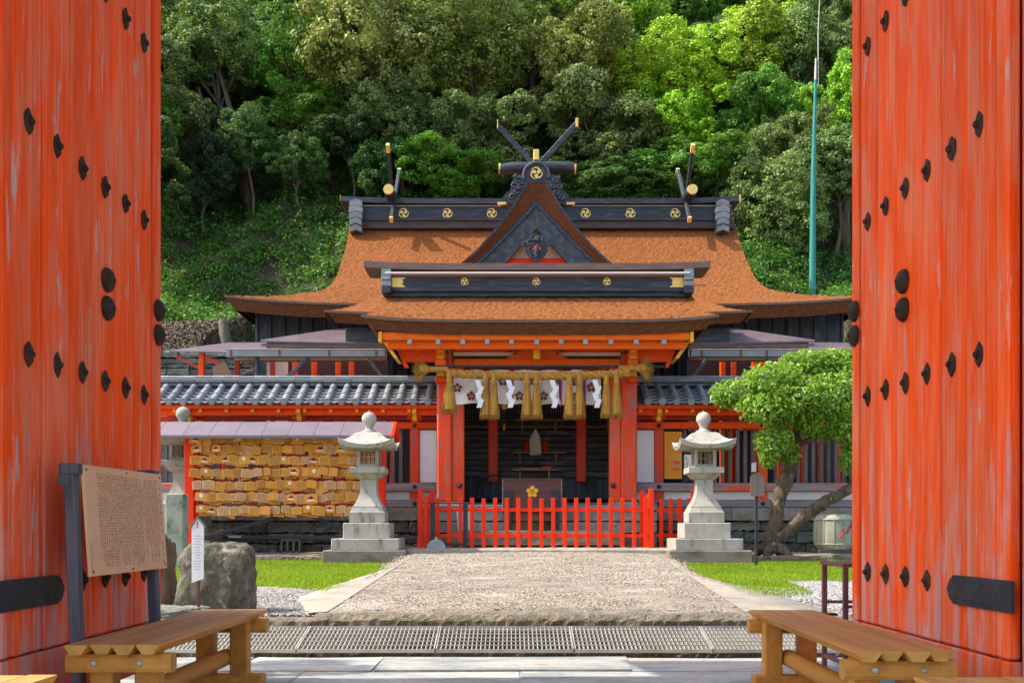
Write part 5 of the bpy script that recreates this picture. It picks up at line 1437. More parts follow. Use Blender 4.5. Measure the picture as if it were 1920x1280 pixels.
def fence_run(p0, p1, n, h, zb, lab, posts=(True, True), post_h=.98, skip=()):
    p0 = Vector(p0); p1 = Vector(p1); dr = (p1 - p0); L = dr.length; u = dr.normalized(); nrm = Vector((u.y, -u.x, 0))
    t = thing('picket_fence', lab, 'fence', ((p0 + p1) / 2), 'red picket fence panels')
    ang = math.atan2(u.y, u.x)
    b = MB(); b.box(-.033, .033, -.012, .012, 0, h, .004); pk = b.mesh('picket', M['fence'])
    for i in range(n):
        q = p0 + dr * ((i + .5) / n) + nrm * .032
        place(pk, 'picket', t, (q.x, q.y, zb + .012 + (0 if i % 5 else -.012)), Euler((jit(.01), 0, ang + jit(.02))))
    for z in (.205, .63):
        b = MB(); b.bar(p0 + Vector((0, 0, z)), p1 + Vector((0, 0, z)), .036, .055, .004); b.build('rail', M['fence'], t)
    for i, q in enumerate((p0, p1)):
        if posts[i]: MB().box(q.x - .04, q.x + .04, q.y - .04, q.y + .04, zb, zb + post_h, .005).build('post', M['fence'], t)
    return t
dF = 16.45; zf = .595
xl, xr = X(788, dF), X(1221, dF)
fence_run((xl, dF, zf), (xr, dF, zf), 20, .815, zf, 'long red picket fence panel across the porch front')
fence_run((xl + .02, dF + .05, zf), (xl + .12, 17.45, zf), 4, .86, zf, 'short red picket return by the iron stand', (False, True))
fence_run((xr - .02, dF + .05, zf), (xr - .04, 17.3, zf), 4, .86, zf, 'short red picket return near the sign post', (False, True))
fence_run((X(1231, 17.2), 17.2, zf), (X(1300, 17.2), 17.2, zf), 4, .83, zf, 'red picket panel running behind the stone lantern near the tree', (False, True))
# iron stand with its grey weight plate
d = 16.2
t = thing('iron_frame', 'black iron frame stand in front of the red fence', 'stand', (X(842, d), d, zf))
for px in (811, 872.5): MB().box(X(px - 4.2, d), X(px + 4.2, d), d, d + .04, zf, Z(943.5, d), .004).build('upright', M['ironblack'], t)
MB().box(X(800, d), X(885, d), d - .01, d + .05, Z(943.3, d), Z(941, d), .003).build('top_bar', M['ironblack'], t)
MB().box(X(815.5, d), X(868, d), d + .008, d + .032, Z(1022, d), Z(1017.5, d), .003).build('lower_bar', M['ironblack'], t)
d = 16.0
b = MB(); prof = [(X(817.5 + 18 * math.cos(a), d), Z(1028, d) + 18.5 * d / F * math.sin(a)) for a in np.linspace(0, math.pi, 20)]
t = thing('weight_plate', 'grey half-round iron plate leaning at the foot of the iron frame', 'plate', (X(817, d), d, zf))
zmin = min(p[1] for p in prof); prof = [(x, z - zmin + zf - .01) for x, z in prof]
b.prism(prof, d, d + .06); b.build('plate', pm('grey_cast_iron', (.33, .335, .33), .6, (.26, .265, .26), 8, metal=.2, bump=.2, rnd=0), t)
b = MB(); zt = max(p[1] for p in prof); b.tube([(X(817.5, d), d + .03, zt - .02), (X(817.5, d), d + .03, zt + .035)], [.035, .02], 10); b.build('lug', bpy.data.materials['grey_cast_iron'], t)

# ------------------------------------------------------------------ stone lanterns
def lantern(cx, cy, zb, lab, mat, sc=1.0, rot=0.0):
    t = thing('stone_lantern', lab, 'stone lantern', (cx, cy, zb), 'stone lanterns')
    q = lambda prof: [(h * sc, z * sc) for h, z in prof]
    def P(name, prof, m=mat, kind='sq', n=4):
        b = MB()
        if kind == 'sq': b.sq(0, 0, q(prof))
        else: b.lathe(0, 0, q(prof), n, n > 8, math.pi / n)
        return b.build(name, m, t, True)
    MB().box(-.64 * sc, .64 * sc, -.64 * sc, .64 * sc, -.03, .205 * sc, .012).build('footing', M['footing'], t, True)
    MB().box(-.525 * sc, .525 * sc, -.525 * sc, .525 * sc, .206 * sc, .385 * sc, .01).build('lower_step', mat, t, True)
    MB().box(-.365 * sc, .365 * sc, -.365 * sc, .365 * sc, .386 * sc, .63 * sc, .01).build('upper_step', mat, t, True)
    P('pedestal', [(.27, .631), (.278, .65), (.278, .80), (.262, .815), (.24, .865), (.235, .875)])
    pr = [(.235, .876), (.235, .895)]
    for i in range(11):
        u = i / 10; pr.append((.225 * (1 - u) + .13 * u - .05 * math.sin(math.pi * u) * (1 - u * .3) + .0, .90 + .42 * u))
    pr += [(.16, 1.335)]
    P('shaft', pr)
    P('platform', [(.165, 1.336), (.185, 1.35), (.20, 1.37), (.24, 1.415), (.278, 1.425), (.278, 1.51), (.268, 1.518)])
    # firebox: four corner posts, sill and head with lattice windows
    fbx = sub(t, 'firebox', (cx, cy, zb)) if False else None
    b = MB(); w_ = .172 * sc; z0, z1 = 1.519 * sc, 1.80 * sc; pw = .05 * sc
    for sx in (-1, 1):
        for sy in (-1, 1):
            b.box(sx * w_, sx * (w_ - pw), sy * w_, sy * (w_ - pw), z0 + .045 * sc, z1 - .03 * sc)
    b.box(-w_, w_, -w_, w_, z0, z0 + .045 * sc, .004); b.box(-w_, w_, -w_, w_, z1 - .03 * sc, z1, .004)
    fo = b.build('firebox', mat, t, True)
    for (ax, sg) in (('y', -1), ('x', 1), ('x', -1), ('y', 1)):
        b = MB(); L = w_ - pw; e = sg * (w_ - .022 * sc)
        for k in (-.5, 0, .5):
            if ax == 'y': b.box(k * L * 1.1 - .008 * sc, k * L * 1.1 + .008 * sc, e - .006, e + .006, z0 + .045 * sc, z1 - .03 * sc)
            else: b.box(e - .006, e + .006, k * L * 1.1 - .008 * sc, k * L * 1.1 + .008 * sc, z0 + .045 * sc, z1 - .03 * sc)
        zz_ = (z0 + z1) / 2
        if ax == 'y': b.box(-L, L, e - .005, e + .005, zz_ - .007, zz_ + .007)
        else: b.box(e - .005, e + .005, -L, L, zz_ - .007, zz_ + .007)
        b.build('window_lattice', M['shelfwood'], t, True)
    # roof with upturned corners
    n = 24; b = MB(); rings = []
    for (hw, z, lift) in ((.15, 2.075, 0), (.20, 2.06, 0), (.27, 1.985, .005), (.34, 1.92, .03), (.40, 1.885, .065), (.445, 1.862, .105), (.425, 1.80, .075), (.36, 1.802, .02), (.17, 1.801, 0)):
        r = []
        for k in range(4):
            for j in range(6):
                u = -1 + 2 * j / 6
                p = {0: (u, -1), 1: (1, u), 2: (-u, 1), 3: (-1, -u)}[k]
                r.append((p[0] * hw * sc, p[1] * hw * sc, (z + lift * abs(u) ** 2.5) * sc))
        rings.append(r)
    vs = [p for r in rings for p in r]; fs = []
    for i in range(len(rings) - 1):
        for k in range(n): fs.append((i * n + k, i * n + (k + 1) % n, (i + 1) * n + (k + 1) % n, (i + 1) * n + k)[::-1])
    b.add(vs, fs); b.add(rings[0], [tuple(range(n))]); b.build('roof', mat, t, True)
    fz = [(.125, 2.076), (.125, 2.10), (.075, 2.125), (.06, 2.16), (.075, 2.185), (.075, 2.195), (.085, 2.20)]
    for i in range(9):
        a = -.9 + i / 8 * (math.pi / 2 + .9); fz.append((.118 * math.cos(a) + .001, 2.30 + .115 * math.sin(a)))
    fz += [(.012, 2.43), (.002, 2.445)]
    P('finial', fz, mat, 'r', 18)
    t.rotation_euler = (0, 0, rot); return t
lantern(X(690.5, 15.9), 16.1 - .1, .375, 'pale granite stone lantern standing before the plaque rack', M['granite'], 1.0, R(1))
lantern(X(1321.5, 15.9), 16.0, .375, 'pale granite stone lantern standing before the orange poster', M['granite'], 1.0, R(-1))
# older lantern behind the rack
lo_ = lantern(X(345, 17.6), 17.55, .50, 'old mossy stone lantern mostly hidden behind the plaque rack', M['granite2'], 1.06, R(0))

# ------------------------------------------------------------------ plaque rack
dE = 16.75
rk = thing('plaque_rack', 'red rack with lilac metal roof filled with hanging wooden prayer plaques', 'rack', (X(520, dE), dE, .48))
def rb(a, c_, ya, yb, d, th, nm, mt, c=.008, par=None): return MB().box(X(a, d), X(c_, d), d, d + th, Z(ya, d), Z(yb, d), c).build(nm, mt, par or rk)
for p in (352.5, 712):
    MB().box(X(p - 9, dE), X(p + 9, dE), dE + .05, dE + .2, .47, Z(812, dE), .01).build('post', M['fence'], rk)
    MB().box(X(p + 11 if p < 500 else p - 20, dE + .4), X(p + 20 if p < 500 else p - 11, dE + .4), dE + .4, dE + .5, .47, Z(812, dE), .01).build('rear_post', M['fence'], rk)
rz = [823, 841.5, 862, 885, 908.5, 931.5, 955]
for py in rz: rb(362, 703, py - 11, py - 8.5, dE + .12, .025, 'hanging_rail', M['cord'], .003)
rb(361, 703, 816, 960, dE + .34, .02, 'back_board', M['barred'], .004) if False else None
for (a, c_) in (((548, 963), (385, 1006)), ((574, 962), (700, 1018))):
    b = MB(); b.bar(W3(a[0], a[1], dE + .25), W3(c_[0], c_[1], dE + .25), .06, .06, .004); b.build('brace', M['ironblack'], rk)
# roof panels
ya, za, yb, zb = dE - .28, Z(815.5, dE - .28), dE + .22, Z(790.5, dE + .22)
x = X(262, dE); xe = X(741, dE); L = 48.5 * dE / F
rfx = sub(rk, 'roof', (X(520, dE), dE, za))
x = X(303 - 48.5, dE)
while x < xe - .02:
    x2 = min(x + L, xe)
    slab(rfx, [(x + .003, ya, za), (x2 - .003, ya, za), (x2 - .003, yb, zb), (x + .003, yb, zb)], .02, 'roof_panel', M['lilac'])
    x = x2
slab(rfx, [(X(262, dE), yb + .5, za), (xe, yb + .5, za), (xe, yb + .002, zb), (X(262, dE), yb + .002, zb)][::-1], .02, 'roof_panel', M['lilac'])
MB().box(X(262, dE), xe, ya - .01, ya + .012, za - .055, za - .022, .003).build('roof_edge', M['copper'], rfx)
b = MB(); b.bar((xe - .02, ya, za - .05), (xe - .02, yb, zb - .04), .06, .10, .006); b.bar((xe - .02, yb + .5, za - .05), (xe - .02, yb, zb - .04), .06, .10, .006); b.build('barge_boards', M['fence'], rfx)
rb(340, 735, 800, 806, dE + .2, .06, 'ridge_pole', M['fence'], .006, rfx)
# plaques
EW, EH = .195, .148
def ema_mesh(kind):
    b = MB(); poly = [(-EW / 2, -EH), (EW / 2, -EH), (EW / 2, -.018), (0, 0), (-EW / 2, -.018)]
    b.prism(poly, -.006, .006, 0)
    if kind in ('written', 'pale'):
        n = 6
        for i in range(n):
            xx = EW / 2 - .022 - i * (EW - .04) / n; z_ = -.026
            while z_ > -EH + .016:
                h_ = random.uniform(.006, .016); b.box(xx - .0045, xx + .0045, -.0075, -.0062, z_ - h_, z_, 0, 1); z_ -= h_ + random.uniform(.003, .007)
    elif kind == 'painted':
        e = lambda cx, cz, rx, rz_, n=10: [(cx + rx * math.cos(2 * math.pi * k / n), cz + rz_ * math.sin(2 * math.pi * k / n)) for k in range(n)]
        b.prism(e(0, -.062, .030, .026), -.0085, -.0062, 2); b.prism(e(.002, -.040, .014, .012), -.0085, -.0063, 2)
        b.prism([(.02, -.06), (.07, -.07), (.062, -.09), (.02, -.085)], -.008, -.0062, 3); b.prism([(-.02, -.06), (-.066, -.068), (-.056, -.09), (-.02, -.085)], -.008, -.0062, 3)
        b.prism([(-.065, -.112), (.065, -.112), (.05, -.094), (-.05, -.094)], -.0078, -.0062, 4); b.prism(e(-.002, -.041, .007, .006), -.0098, -.0086, 4)
    elif kind == 'disc':
        b.prism([(.0 + .030 * math.cos(2 * math.pi * k / 14), -.06 + .030 * math.sin(2 * math.pi * k / 14)) for k in range(14)], -.0085, -.0062, 4)
        b.prism([(.012 + .006 * math.cos(2 * math.pi * k / 8), -.055 + .006 * math.sin(2 * math.pi * k / 8)) for k in range(8)], -.0095, -.0086, 2)
    return b.mesh('prayer_plaque', [M['ema2'] if kind == 'pale' else M['ema'], M['emaink'], M['ironblack'], M['fence'], M['white']])
EM = {k: [ema_mesh(k) for _ in range(3 if k in ('written', 'pale') else 1)] for k in ('written', 'pale', 'painted', 'disc', 'plain')}
b = MB(); b.tube([(0, 0, -.006), (0, .004, .03), (0, .02, .075)], .005, 5); CORD = b.mesh('cord', M['cord'])
rown = ('topmost', 'second', 'third', 'fourth', 'fifth', 'sixth', 'lowest')
desc = {'written': 'golden wooden prayer plaque with handwriting', 'pale': 'pale wooden prayer plaque with handwriting', 'painted': 'prayer plaque painted with a black and red figure', 'disc': 'prayer plaque with a white disc', 'plain': 'blank golden prayer plaque'}
for ri, py in enumerate(rz):
    for layer in (1, 0):
        px = (358 if ri not in (5, 6) else 366) + random.uniform(-3, 5) + layer * 8
        while px < 700:
            if layer == 1 and random.random() < .12: px += 20; continue
            k = random.choices(('written', 'pale', 'painted', 'disc', 'plain'), ((9, 2.0, 1.6, .6, 2.2), (9, 2.5, 2, .7, 2), (9, 4, 2, 1, 1.5), (7, 6, 2, 1, 1), (6, 7, 2.5, .7, .7), (6, 7, 2, .7, 1), (4, 6, 3, 1, 1))[ri])[0]
            if layer == 1 and k != 'plain': k = 'written'
            d_ = dE + .10 - .035 * (1 - layer) - random.uniform(0, .03)
            zc = Z(py, d_) + EH * .5 + jit(.020) - layer * .045
            o = place(random.choice(EM[k]), 'prayer_plaque', None, (X(px + 9, d_), d_, zc), Euler((R(random.uniform(-9, 3)), R(jit(9 if layer == 0 else 16)), R(jit(14)))), (random.uniform(.86, 1.12),) * 3)
            tag(o, desc[k] + ' on the ' + rown[ri] + ' row of the rack', 'plaque', 'plaques, ' + rown[ri] + ' row, ' + k)
            c = bpy.data.objects.new('cord', CORD); COL.objects.link(c); c.parent = o
            px += random.uniform(16.5, 21) if layer == 0 else random.uniform(18, 26)
            if ri == 6: px += 1
# dark pipe and vent block along the corridor footing
d = 18.05
b = MB(); b.tube([(X(385, d), d, Z(1009, d)), (X(790, d), d, Z(1008, d))], .045, 10); tag(b.build('drain_pipe', M['pole']), 'dark pipe running along the corridor footing behind the rack', 'pipe')
b = MB(); d = 18.0
for i in range(4): b.box(X(526 + i * 11.3, d), X(529 + i * 11.3, d), d, d + .15, .48, Z(1012, d))
b.box(X(526, d), X(563, d), d, d + .15, .48, .505); b.box(X(526, d), X(563, d), d, d + .15, Z(1013, d), Z(1010.5, d))
tag(b.build('vent_block', M['base']), 'small pierced stone vent block below the drain pipe', 'vent')

# ------------------------------------------------------------------ wooden sign on a black post, barrels
d = 14.9
t = thing('wooden_sign', 'pentagonal brown wooden sign on a slim black post beside the lawn', 'sign', (X(1419, d), d, zg(d)))
MB().box(X(1416.5, d), X(1421.5, d), d + .012, d + .05, zg(d) - .02, Z(925, d), .003).build('post', M['ironblack'], t)
poly = [(X(1408.5, d), Z(929, d)), (X(1431.5, d), Z(929, d)), (X(1431.5, d), Z(893.5, d)), (X(1420, d), Z(887, d)), (X(1408.5, d), Z(893.5, d))]
MB().prism(poly, d - .02, d + .01).build('board', M['signwood'], t)
b = MB()
for i in range(5): b.bar((poly[i][0], d - .012, poly[i][1]), (poly[(i + 1) % 5][0], d - .012, poly[(i + 1) % 5][1]), .03, .012)
b.build('board_edge', M['shelfwood'], t)
def barrel(px, d, lab, seed):
    t = thing('straw_barrel', lab, 'barrel', (X(px, d), d, .50), 'straw-wrapped barrels')
    cx = X(px, d); z0 = .56; h = .60; r = .325
    prof = [(r * .80, z0), (r * .93, z0 + .05)] + [(r * (1 + .035 * math.sin(math.pi * i / 8)), z0 + .1 + (h - .2) * i / 8) for i in range(9)] + [(r * .96, z0 + h - .06), (r * .86, z0 + h - .015), (r * .6, z0 + h), (.02, z0 + h + .005)]
    b = MB(); b.lathe(cx, d, prof, 32); body = b.build('body', M['matting'], t)
    for zz_ in (z0 + .09, z0 + h - .09):
        b = MB(); pts = [(cx + r * 1.01 * math.cos(a), d + r * 1.01 * math.sin(a), zz_) for a in np.linspace(0, 2 * math.pi, 33)]; b.tube(pts, .014, 6, False); b.build('hoop', M['matting'], t)
    for k in range(8):
        a = -math.pi / 2 + (k - 3.6) * .52; b = MB()
        b.tube([(cx + rr * math.cos(a), d + rr * math.sin(a), zz_) for rr, zz_ in ((r * .84, z0 + .0), (r * 1.03, z0 + .1), (r * 1.055, z0 + h / 2), (r * 1.03, z0 + h - .1), (r * .7, z0 + h + .0))], .007, 5); b.build('binding_cord', M['matting'], t)
    # red blossom branch painted on the front
    b = MB(); pts = []
    for i in range(13):
        u = i / 12; a = -math.pi / 2 - .05 + u * .85; pts.append((cx + r * 1.047 * math.cos(a), d + r * 1.047 * math.sin(a), z0 + .2 + .22 * u + .03 * math.sin(u * 9)))
    b.tube(pts, [.012 * (1 - .5 * i / 12) for i in range(13)], 5)
    for i in (3, 6, 8, 10):
        p = Vector(pts[i]); b.tube([p, p + Vector((.0, -.004, .06)), p + Vector((.03, -.004, .09))], [.008, .006, .004], 5)
    b.build('painted_branch', M['fence'], body)
    MB().box(cx - .34, cx + .34, d - .25, d + .25, .47, .558, .01).build('plank_base', M['intboard'], t)
barrel(1564, 17.2, 'pale straw-wrapped barrel with a red painted branch under the leaning trunk', 1)
barrel(1632, 17.3, 'straw-wrapped barrel mostly hidden behind the open red door', 2)

# ------------------------------------------------------------------ trees
def crown_mesh(name, seed, nl, n, leaf, zf_=.85, up=.35):
    g = np.random.default_rng(seed)
    cen = unit(g.normal(size=(nl, 3))) * g.uniform(.25, .88, (nl, 1)) * np.array([1, 1, zf_]); cen[:, 2] += .05
    rad = g.uniform(.15, .40, nl)
    w_ = rad ** 2; li = g.choice(nl, n * 2, p=w_ / w_.sum())
    dr = unit(g.normal(size=(n * 2, 3)) + np.array([0, 0, up]))
    # second level of small sprays on each lobe
    ns = 16; sp = unit(g.normal(size=(nl, ns, 3)) + np.array([0, 0, .3])); si = g.integers(0, ns, n * 2)
    scn = cen[li] + sp[li, si] * rad[li, None] * .72
    P = scn + dr * rad[li, None] * .42 * g.uniform(.45, 1.05, (n * 2, 1)) * np.array([1, 1, .75])
    dist = np.linalg.norm(P[:, None, :] - cen[None], axis=2) / rad[None]
    keep = np.sort(dist, axis=1)[:, 0] > .62
    P = P[keep][:n]; dr = dr[keep][:n]; k = len(P); tl = g.uniform(.75, 1.25, nl)[li[keep][:n]][:, None]
    nr = unit(dr + g.normal(0, .55, (k, 3)) + np.array([0, 0, .35]))
    V = leafquads(P, nr, leaf * g.uniform(.7, 1.35, k), .6)
    t = tints(k, (1, 1, 1), .20, .07) * tl
    return npmesh(name, V, 4, [(0, 1, 2, 3)], M['leaf'], np.clip(t, .2, 2)), cen, rad
CROWNS = [crown_mesh('crown', 100 + i, (34, 40, 30, 44, 36, 38)[i], 34000, (.047, .043, .050, .042, .046, .044)[i], (.85, .7, 1.0, .8, .9, .75)[i]) for i in range(6)]
def tree(px, py, rx, ry, d, col, var, label, bpx=None, trunk=.14, group=None, bend=0, limbs=7, name='broadleaf_tree', bark='bark'):
    cx, cz = X(px, d), Z(py, d); kx = d / F
    bx = X(bpx if bpx is not None else px + random.uniform(-15, 15), d); bz = hill(bx, d)
    sx, sz = rx * kx, ry * kx
    if bz > cz - sz * .6: bz = bz
    t = thing(name, label, 'tree', (bx, d, bz), group)
    me, cen, rad = CROWNS[var]
    c = bpy.data.objects.new('crown', me); COL.objects.link(c); c.parent = t
    c.location = Vector((cx, d, cz)) - WL[t.name]; c.scale = (sx / .95, (sx + sz) / 2 / .95, sz / .95); c.rotation_euler = (0, 0, random.uniform(0, 6.28)); rz_ = c.rotation_euler.z
    c.color = (*col, 1)
    b = MB(); base = Vector((bx, d, bz - .3)); top = Vector((cx, d, cz - sz * .15))
    pts = []; n = 7
    for i in range(n + 1):
        u = i / n; p = base.lerp(top, u) + Vector((bend * math.sin(u * math.pi) + .10 * math.sin(u * 7 + px), .1 * math.sin(u * 5 + py), 0)); pts.append(p)
    tr = [trunk * (1.25 - .75 * i / n) for i in range(n + 1)]
    b.tube(pts, tr, 8)
    R3 = Matrix.Rotation(rz_, 3, 'Z')
    for k in range(limbs):
        q = R3 @ Vector(cen[(k * 3) % len(cen)]); e = Vector((cx + q.x * sx, d + q.y * (sx + sz) / 2, cz + q.z * sz))
        s_ = pts[random.choice((4, 5, 5, 6))]; m_ = s_.lerp(e, .5) + Vector((jit(.2), jit(.2), -.15))
        b.tube([s_, m_, e], [trunk * .45, trunk * .3, trunk * .12], 6, False)
    b.build('trunk', M[bark], t)
    return t
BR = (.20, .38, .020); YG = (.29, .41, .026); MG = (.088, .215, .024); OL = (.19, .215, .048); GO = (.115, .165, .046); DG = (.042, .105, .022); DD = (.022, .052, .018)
lay = [
 (338, 60, 75, 95, 43, GO, 0, 'dark olive tree behind the door with the notice board, reaching out of view', 330, .13),
 (395, 105, 85, 70, 40.0, GO, 1, 'grey-olive tree on twin pale trunks above the bank of shrubs', 470, .17),
 (330, 235, 40, 60, 38.5, GO, 2, 'small grey-green tree hugging the edge of the door with the notice board', 345, .06),
 (550, 110, 78, 65, 40.0, MG, 3, 'mid-green tree with a dark bent trunk next to the twin-trunked tree', 540, .17),
 (560, 200, 62, 45, 39.5, MG, 4, 'low spreading green tree beneath the mid-green crown', 548, .08),
 (460, 30, 70, 50, 46, MG, 5, 'fresh green tree peeking over the twin-trunked tree', 470, .12),
 (575, 30, 70, 50, 47, DG, 0, 'deep green tree above the mid-green crown', 580, .12),
 (700, 110, 105, 115, 39.5, OL, 1, 'big pale olive tree left of the gable finials', 745, .15),
 (745, 215, 70, 70, 38.8, GO, 4, 'olive tree hanging low beside the big pale olive tree', 760, .10),
 (640, 20, 65, 50, 46, OL, 2, 'pale olive tree top rising behind the big pale olive tree', 640, .12),
 (890, 85, 110, 90, 41, OL, 3, 'wide pale olive tree above the crossed finials of the gable', 880, .17),
 (790, 20, 70, 45, 46, OL, 4, 'pale crown between the two big olive trees', 790, .12),
 (990, 40, 80, 60, 44, GO, 5, 'greyish olive tree beyond the wide pale olive tree', 1000, .14),
 (1090, 130, 80, 80, 41, OL, 0, 'olive tree right above the crossed gable finial tips', 1090, .13),
 (1130, 250, 85, 85, 39.5, GO, 2, 'dull olive tree filling the slope beside the crossed gable finials', 1120, .12),
 (900, 260, 75, 70, 39.0, GO, 5, 'dull olive tree between gable ornament and ridge-end finial', 900, .10),
 (1165, 45, 85, 70, 44, BR, 1, 'bright green tree beyond the olive trees, reaching out of view', 1170, .14),
 (1280, 140, 85, 65, 41, YG, 3, 'sunlit yellow-green tree over the ridge-end finial far from the rack', 1300, .14),
 (1290, 235, 72, 60, 40, BR, 4, 'bright green lower tree right behind the ridge-end finial far from the rack', 1287, .12),
 (1405, 110, 75, 80, 42, YG, 2, 'sunlit yellow-green tree with forked pale trunk next to the teal pole', 1365, .16),
 (1310, 30, 75, 50, 46, MG, 5, 'green tree top above the sunlit yellow-green trees', 1310, .12),
 (1430, 225, 60, 60, 39.6, MG, 0, 'mid-green tree under the fork-trunked yellow-green tree', 1420, .09),
 (1515, 110, 70, 80, 42, GO, 1, 'grey-green tree directly behind the top of the teal pole', 1510, .15),
 (1500, 20, 80, 50, 46, DG, 3, 'dark tree above the grey-green tree behind the pole', 1500, .12),
 (1590, 60, 50, 60, 44, GO, 4, 'grey-green tree above the door edge near the pole', 1590, .12),
 (1592, 195, 55, 68, 37, BR, 5, 'bright green tree on a stout trunk between pole and door', 1587, .22),
 (1575, 320, 55, 70, 36.5, GO, 2, 'grey-green bushy tree between pole and door', 1570, .08),
 (1470, 400, 70, 85, 36.5, GO, 3, 'grey-green rounded tree leaning behind the teal pole', 1470, .08),
 (1510, 280, 60, 60, 38.0, GO, 0, 'grey-green tree crown crossing the middle of the teal pole', 1510, .09),
 (1270, 325, 95, 45, 38.6, MG, 1, 'wide green tree just over the main ridge near the ridge-end finial', 1270, .10),
 (1100, 345, 95, 40, 38.4, DG, 4, 'low dark green tree over the ridge between gable and finial', 1100, .09),
 (840, 335, 85, 45, 38.4, MG, 5, 'low green tree over the ridge between finial and gable', 840, .09),
 (715, 330, 60, 45, 38.4, DG, 2, 'low dark tree behind the ridge-end finial near the rack', 715, .08),
 (470, 265, 55, 42, 38.2, DG, 3, 'dark understorey tree crossing the twin pale trunks', 472, .06),
 (560, 310, 45, 40, 38.0, DG, 1, 'dark understorey tree crossing the dark bent trunk', 562, .06),
 (665, 260, 60, 35, 38.8, DD, 0, 'dark flat-crowned tree in the hollow below the big pale olive tree', 660, .07),
 (385, 330, 55, 50, 38.2, DD, 5, 'dark bushy tree in the hollow under the twin-trunked tree', 385, .06),
 (1380, 330, 50, 60, 38.3, DG, 4, 'dark tree in the gap between ridge cap end and teal pole', 1385, .08),
]
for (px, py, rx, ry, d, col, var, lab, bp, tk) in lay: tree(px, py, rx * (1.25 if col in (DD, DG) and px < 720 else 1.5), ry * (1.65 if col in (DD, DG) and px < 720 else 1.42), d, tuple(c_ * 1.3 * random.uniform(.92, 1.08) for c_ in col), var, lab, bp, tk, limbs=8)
# second trunk for the twin-trunked tree and slim bare stems in the dark hollow
def stem(pts, r0, r1, lab):
    b = MB(); P = [W3(*p) for p in pts]; n = len(P); P[0] = (P[0][0], P[0][1], hill(P[0][0], P[0][1]) - .2)
    b.tube(P, [r0 + (r1 - r0) * i / (n - 1) for i in range(n)], 7); tag(b.build('bare_stem', M['bark']), lab, 'stem', 'bare stems in the hollow')
stem([(470, 400, 39.6), (455, 300, 39.6), (440, 235, 39.6), (425, 180, 39.7), (410, 130, 39.8)], .17, .08, 'thick pale stem forking beside the twin-trunked tree')
stem([(400, 380, 39.2), (402, 300, 39.2), (388, 215, 39.3), (372, 165, 39.4)], .09, .05, 'slim brown stem left of the twin-trunked tree in the hollow')
stem([(350, 380, 39.0), (347, 300, 39.0), (352, 255, 39.0), (342, 225, 39.1)], .05, .03, 'thin pale stem near the small grey-green tree')
stem([(640, 380, 40.0), (605, 330, 40.0), (585, 250, 40.2)], .05, .03, 'thin leaning stem between the dark bent trunk and the hollow')
stem([(596, 400, 40.2), (594, 300, 40.2), (600, 200, 40.3)], .08, .05, 'upright stem in the darkest part of the hollow')
stem([(780, 390, 39.4), (755, 290, 39.4), (725, 200, 39.5)], .10, .05, 'slanting stem beneath the big pale olive tree')
# the wood further up the slope: look-alike dark trees
k = 0
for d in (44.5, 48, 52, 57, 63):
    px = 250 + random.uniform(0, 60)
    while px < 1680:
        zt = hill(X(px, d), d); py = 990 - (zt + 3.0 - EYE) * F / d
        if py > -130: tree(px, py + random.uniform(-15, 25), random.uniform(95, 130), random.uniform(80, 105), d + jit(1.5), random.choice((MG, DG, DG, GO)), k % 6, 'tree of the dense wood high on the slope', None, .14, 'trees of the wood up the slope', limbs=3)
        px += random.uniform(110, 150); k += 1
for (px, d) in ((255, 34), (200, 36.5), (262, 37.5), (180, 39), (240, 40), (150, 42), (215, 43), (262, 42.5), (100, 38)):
    zt = hill(X(px, d), d); tree(px, 990 - (zt + 4.6 - EYE) * F / d, 125, 105, d, random.choice((DG, MG, GO)), k % 6, 'tree of the dense wood high on the slope', None, .14, 'trees of the wood up the slope', limbs=3); k += 1
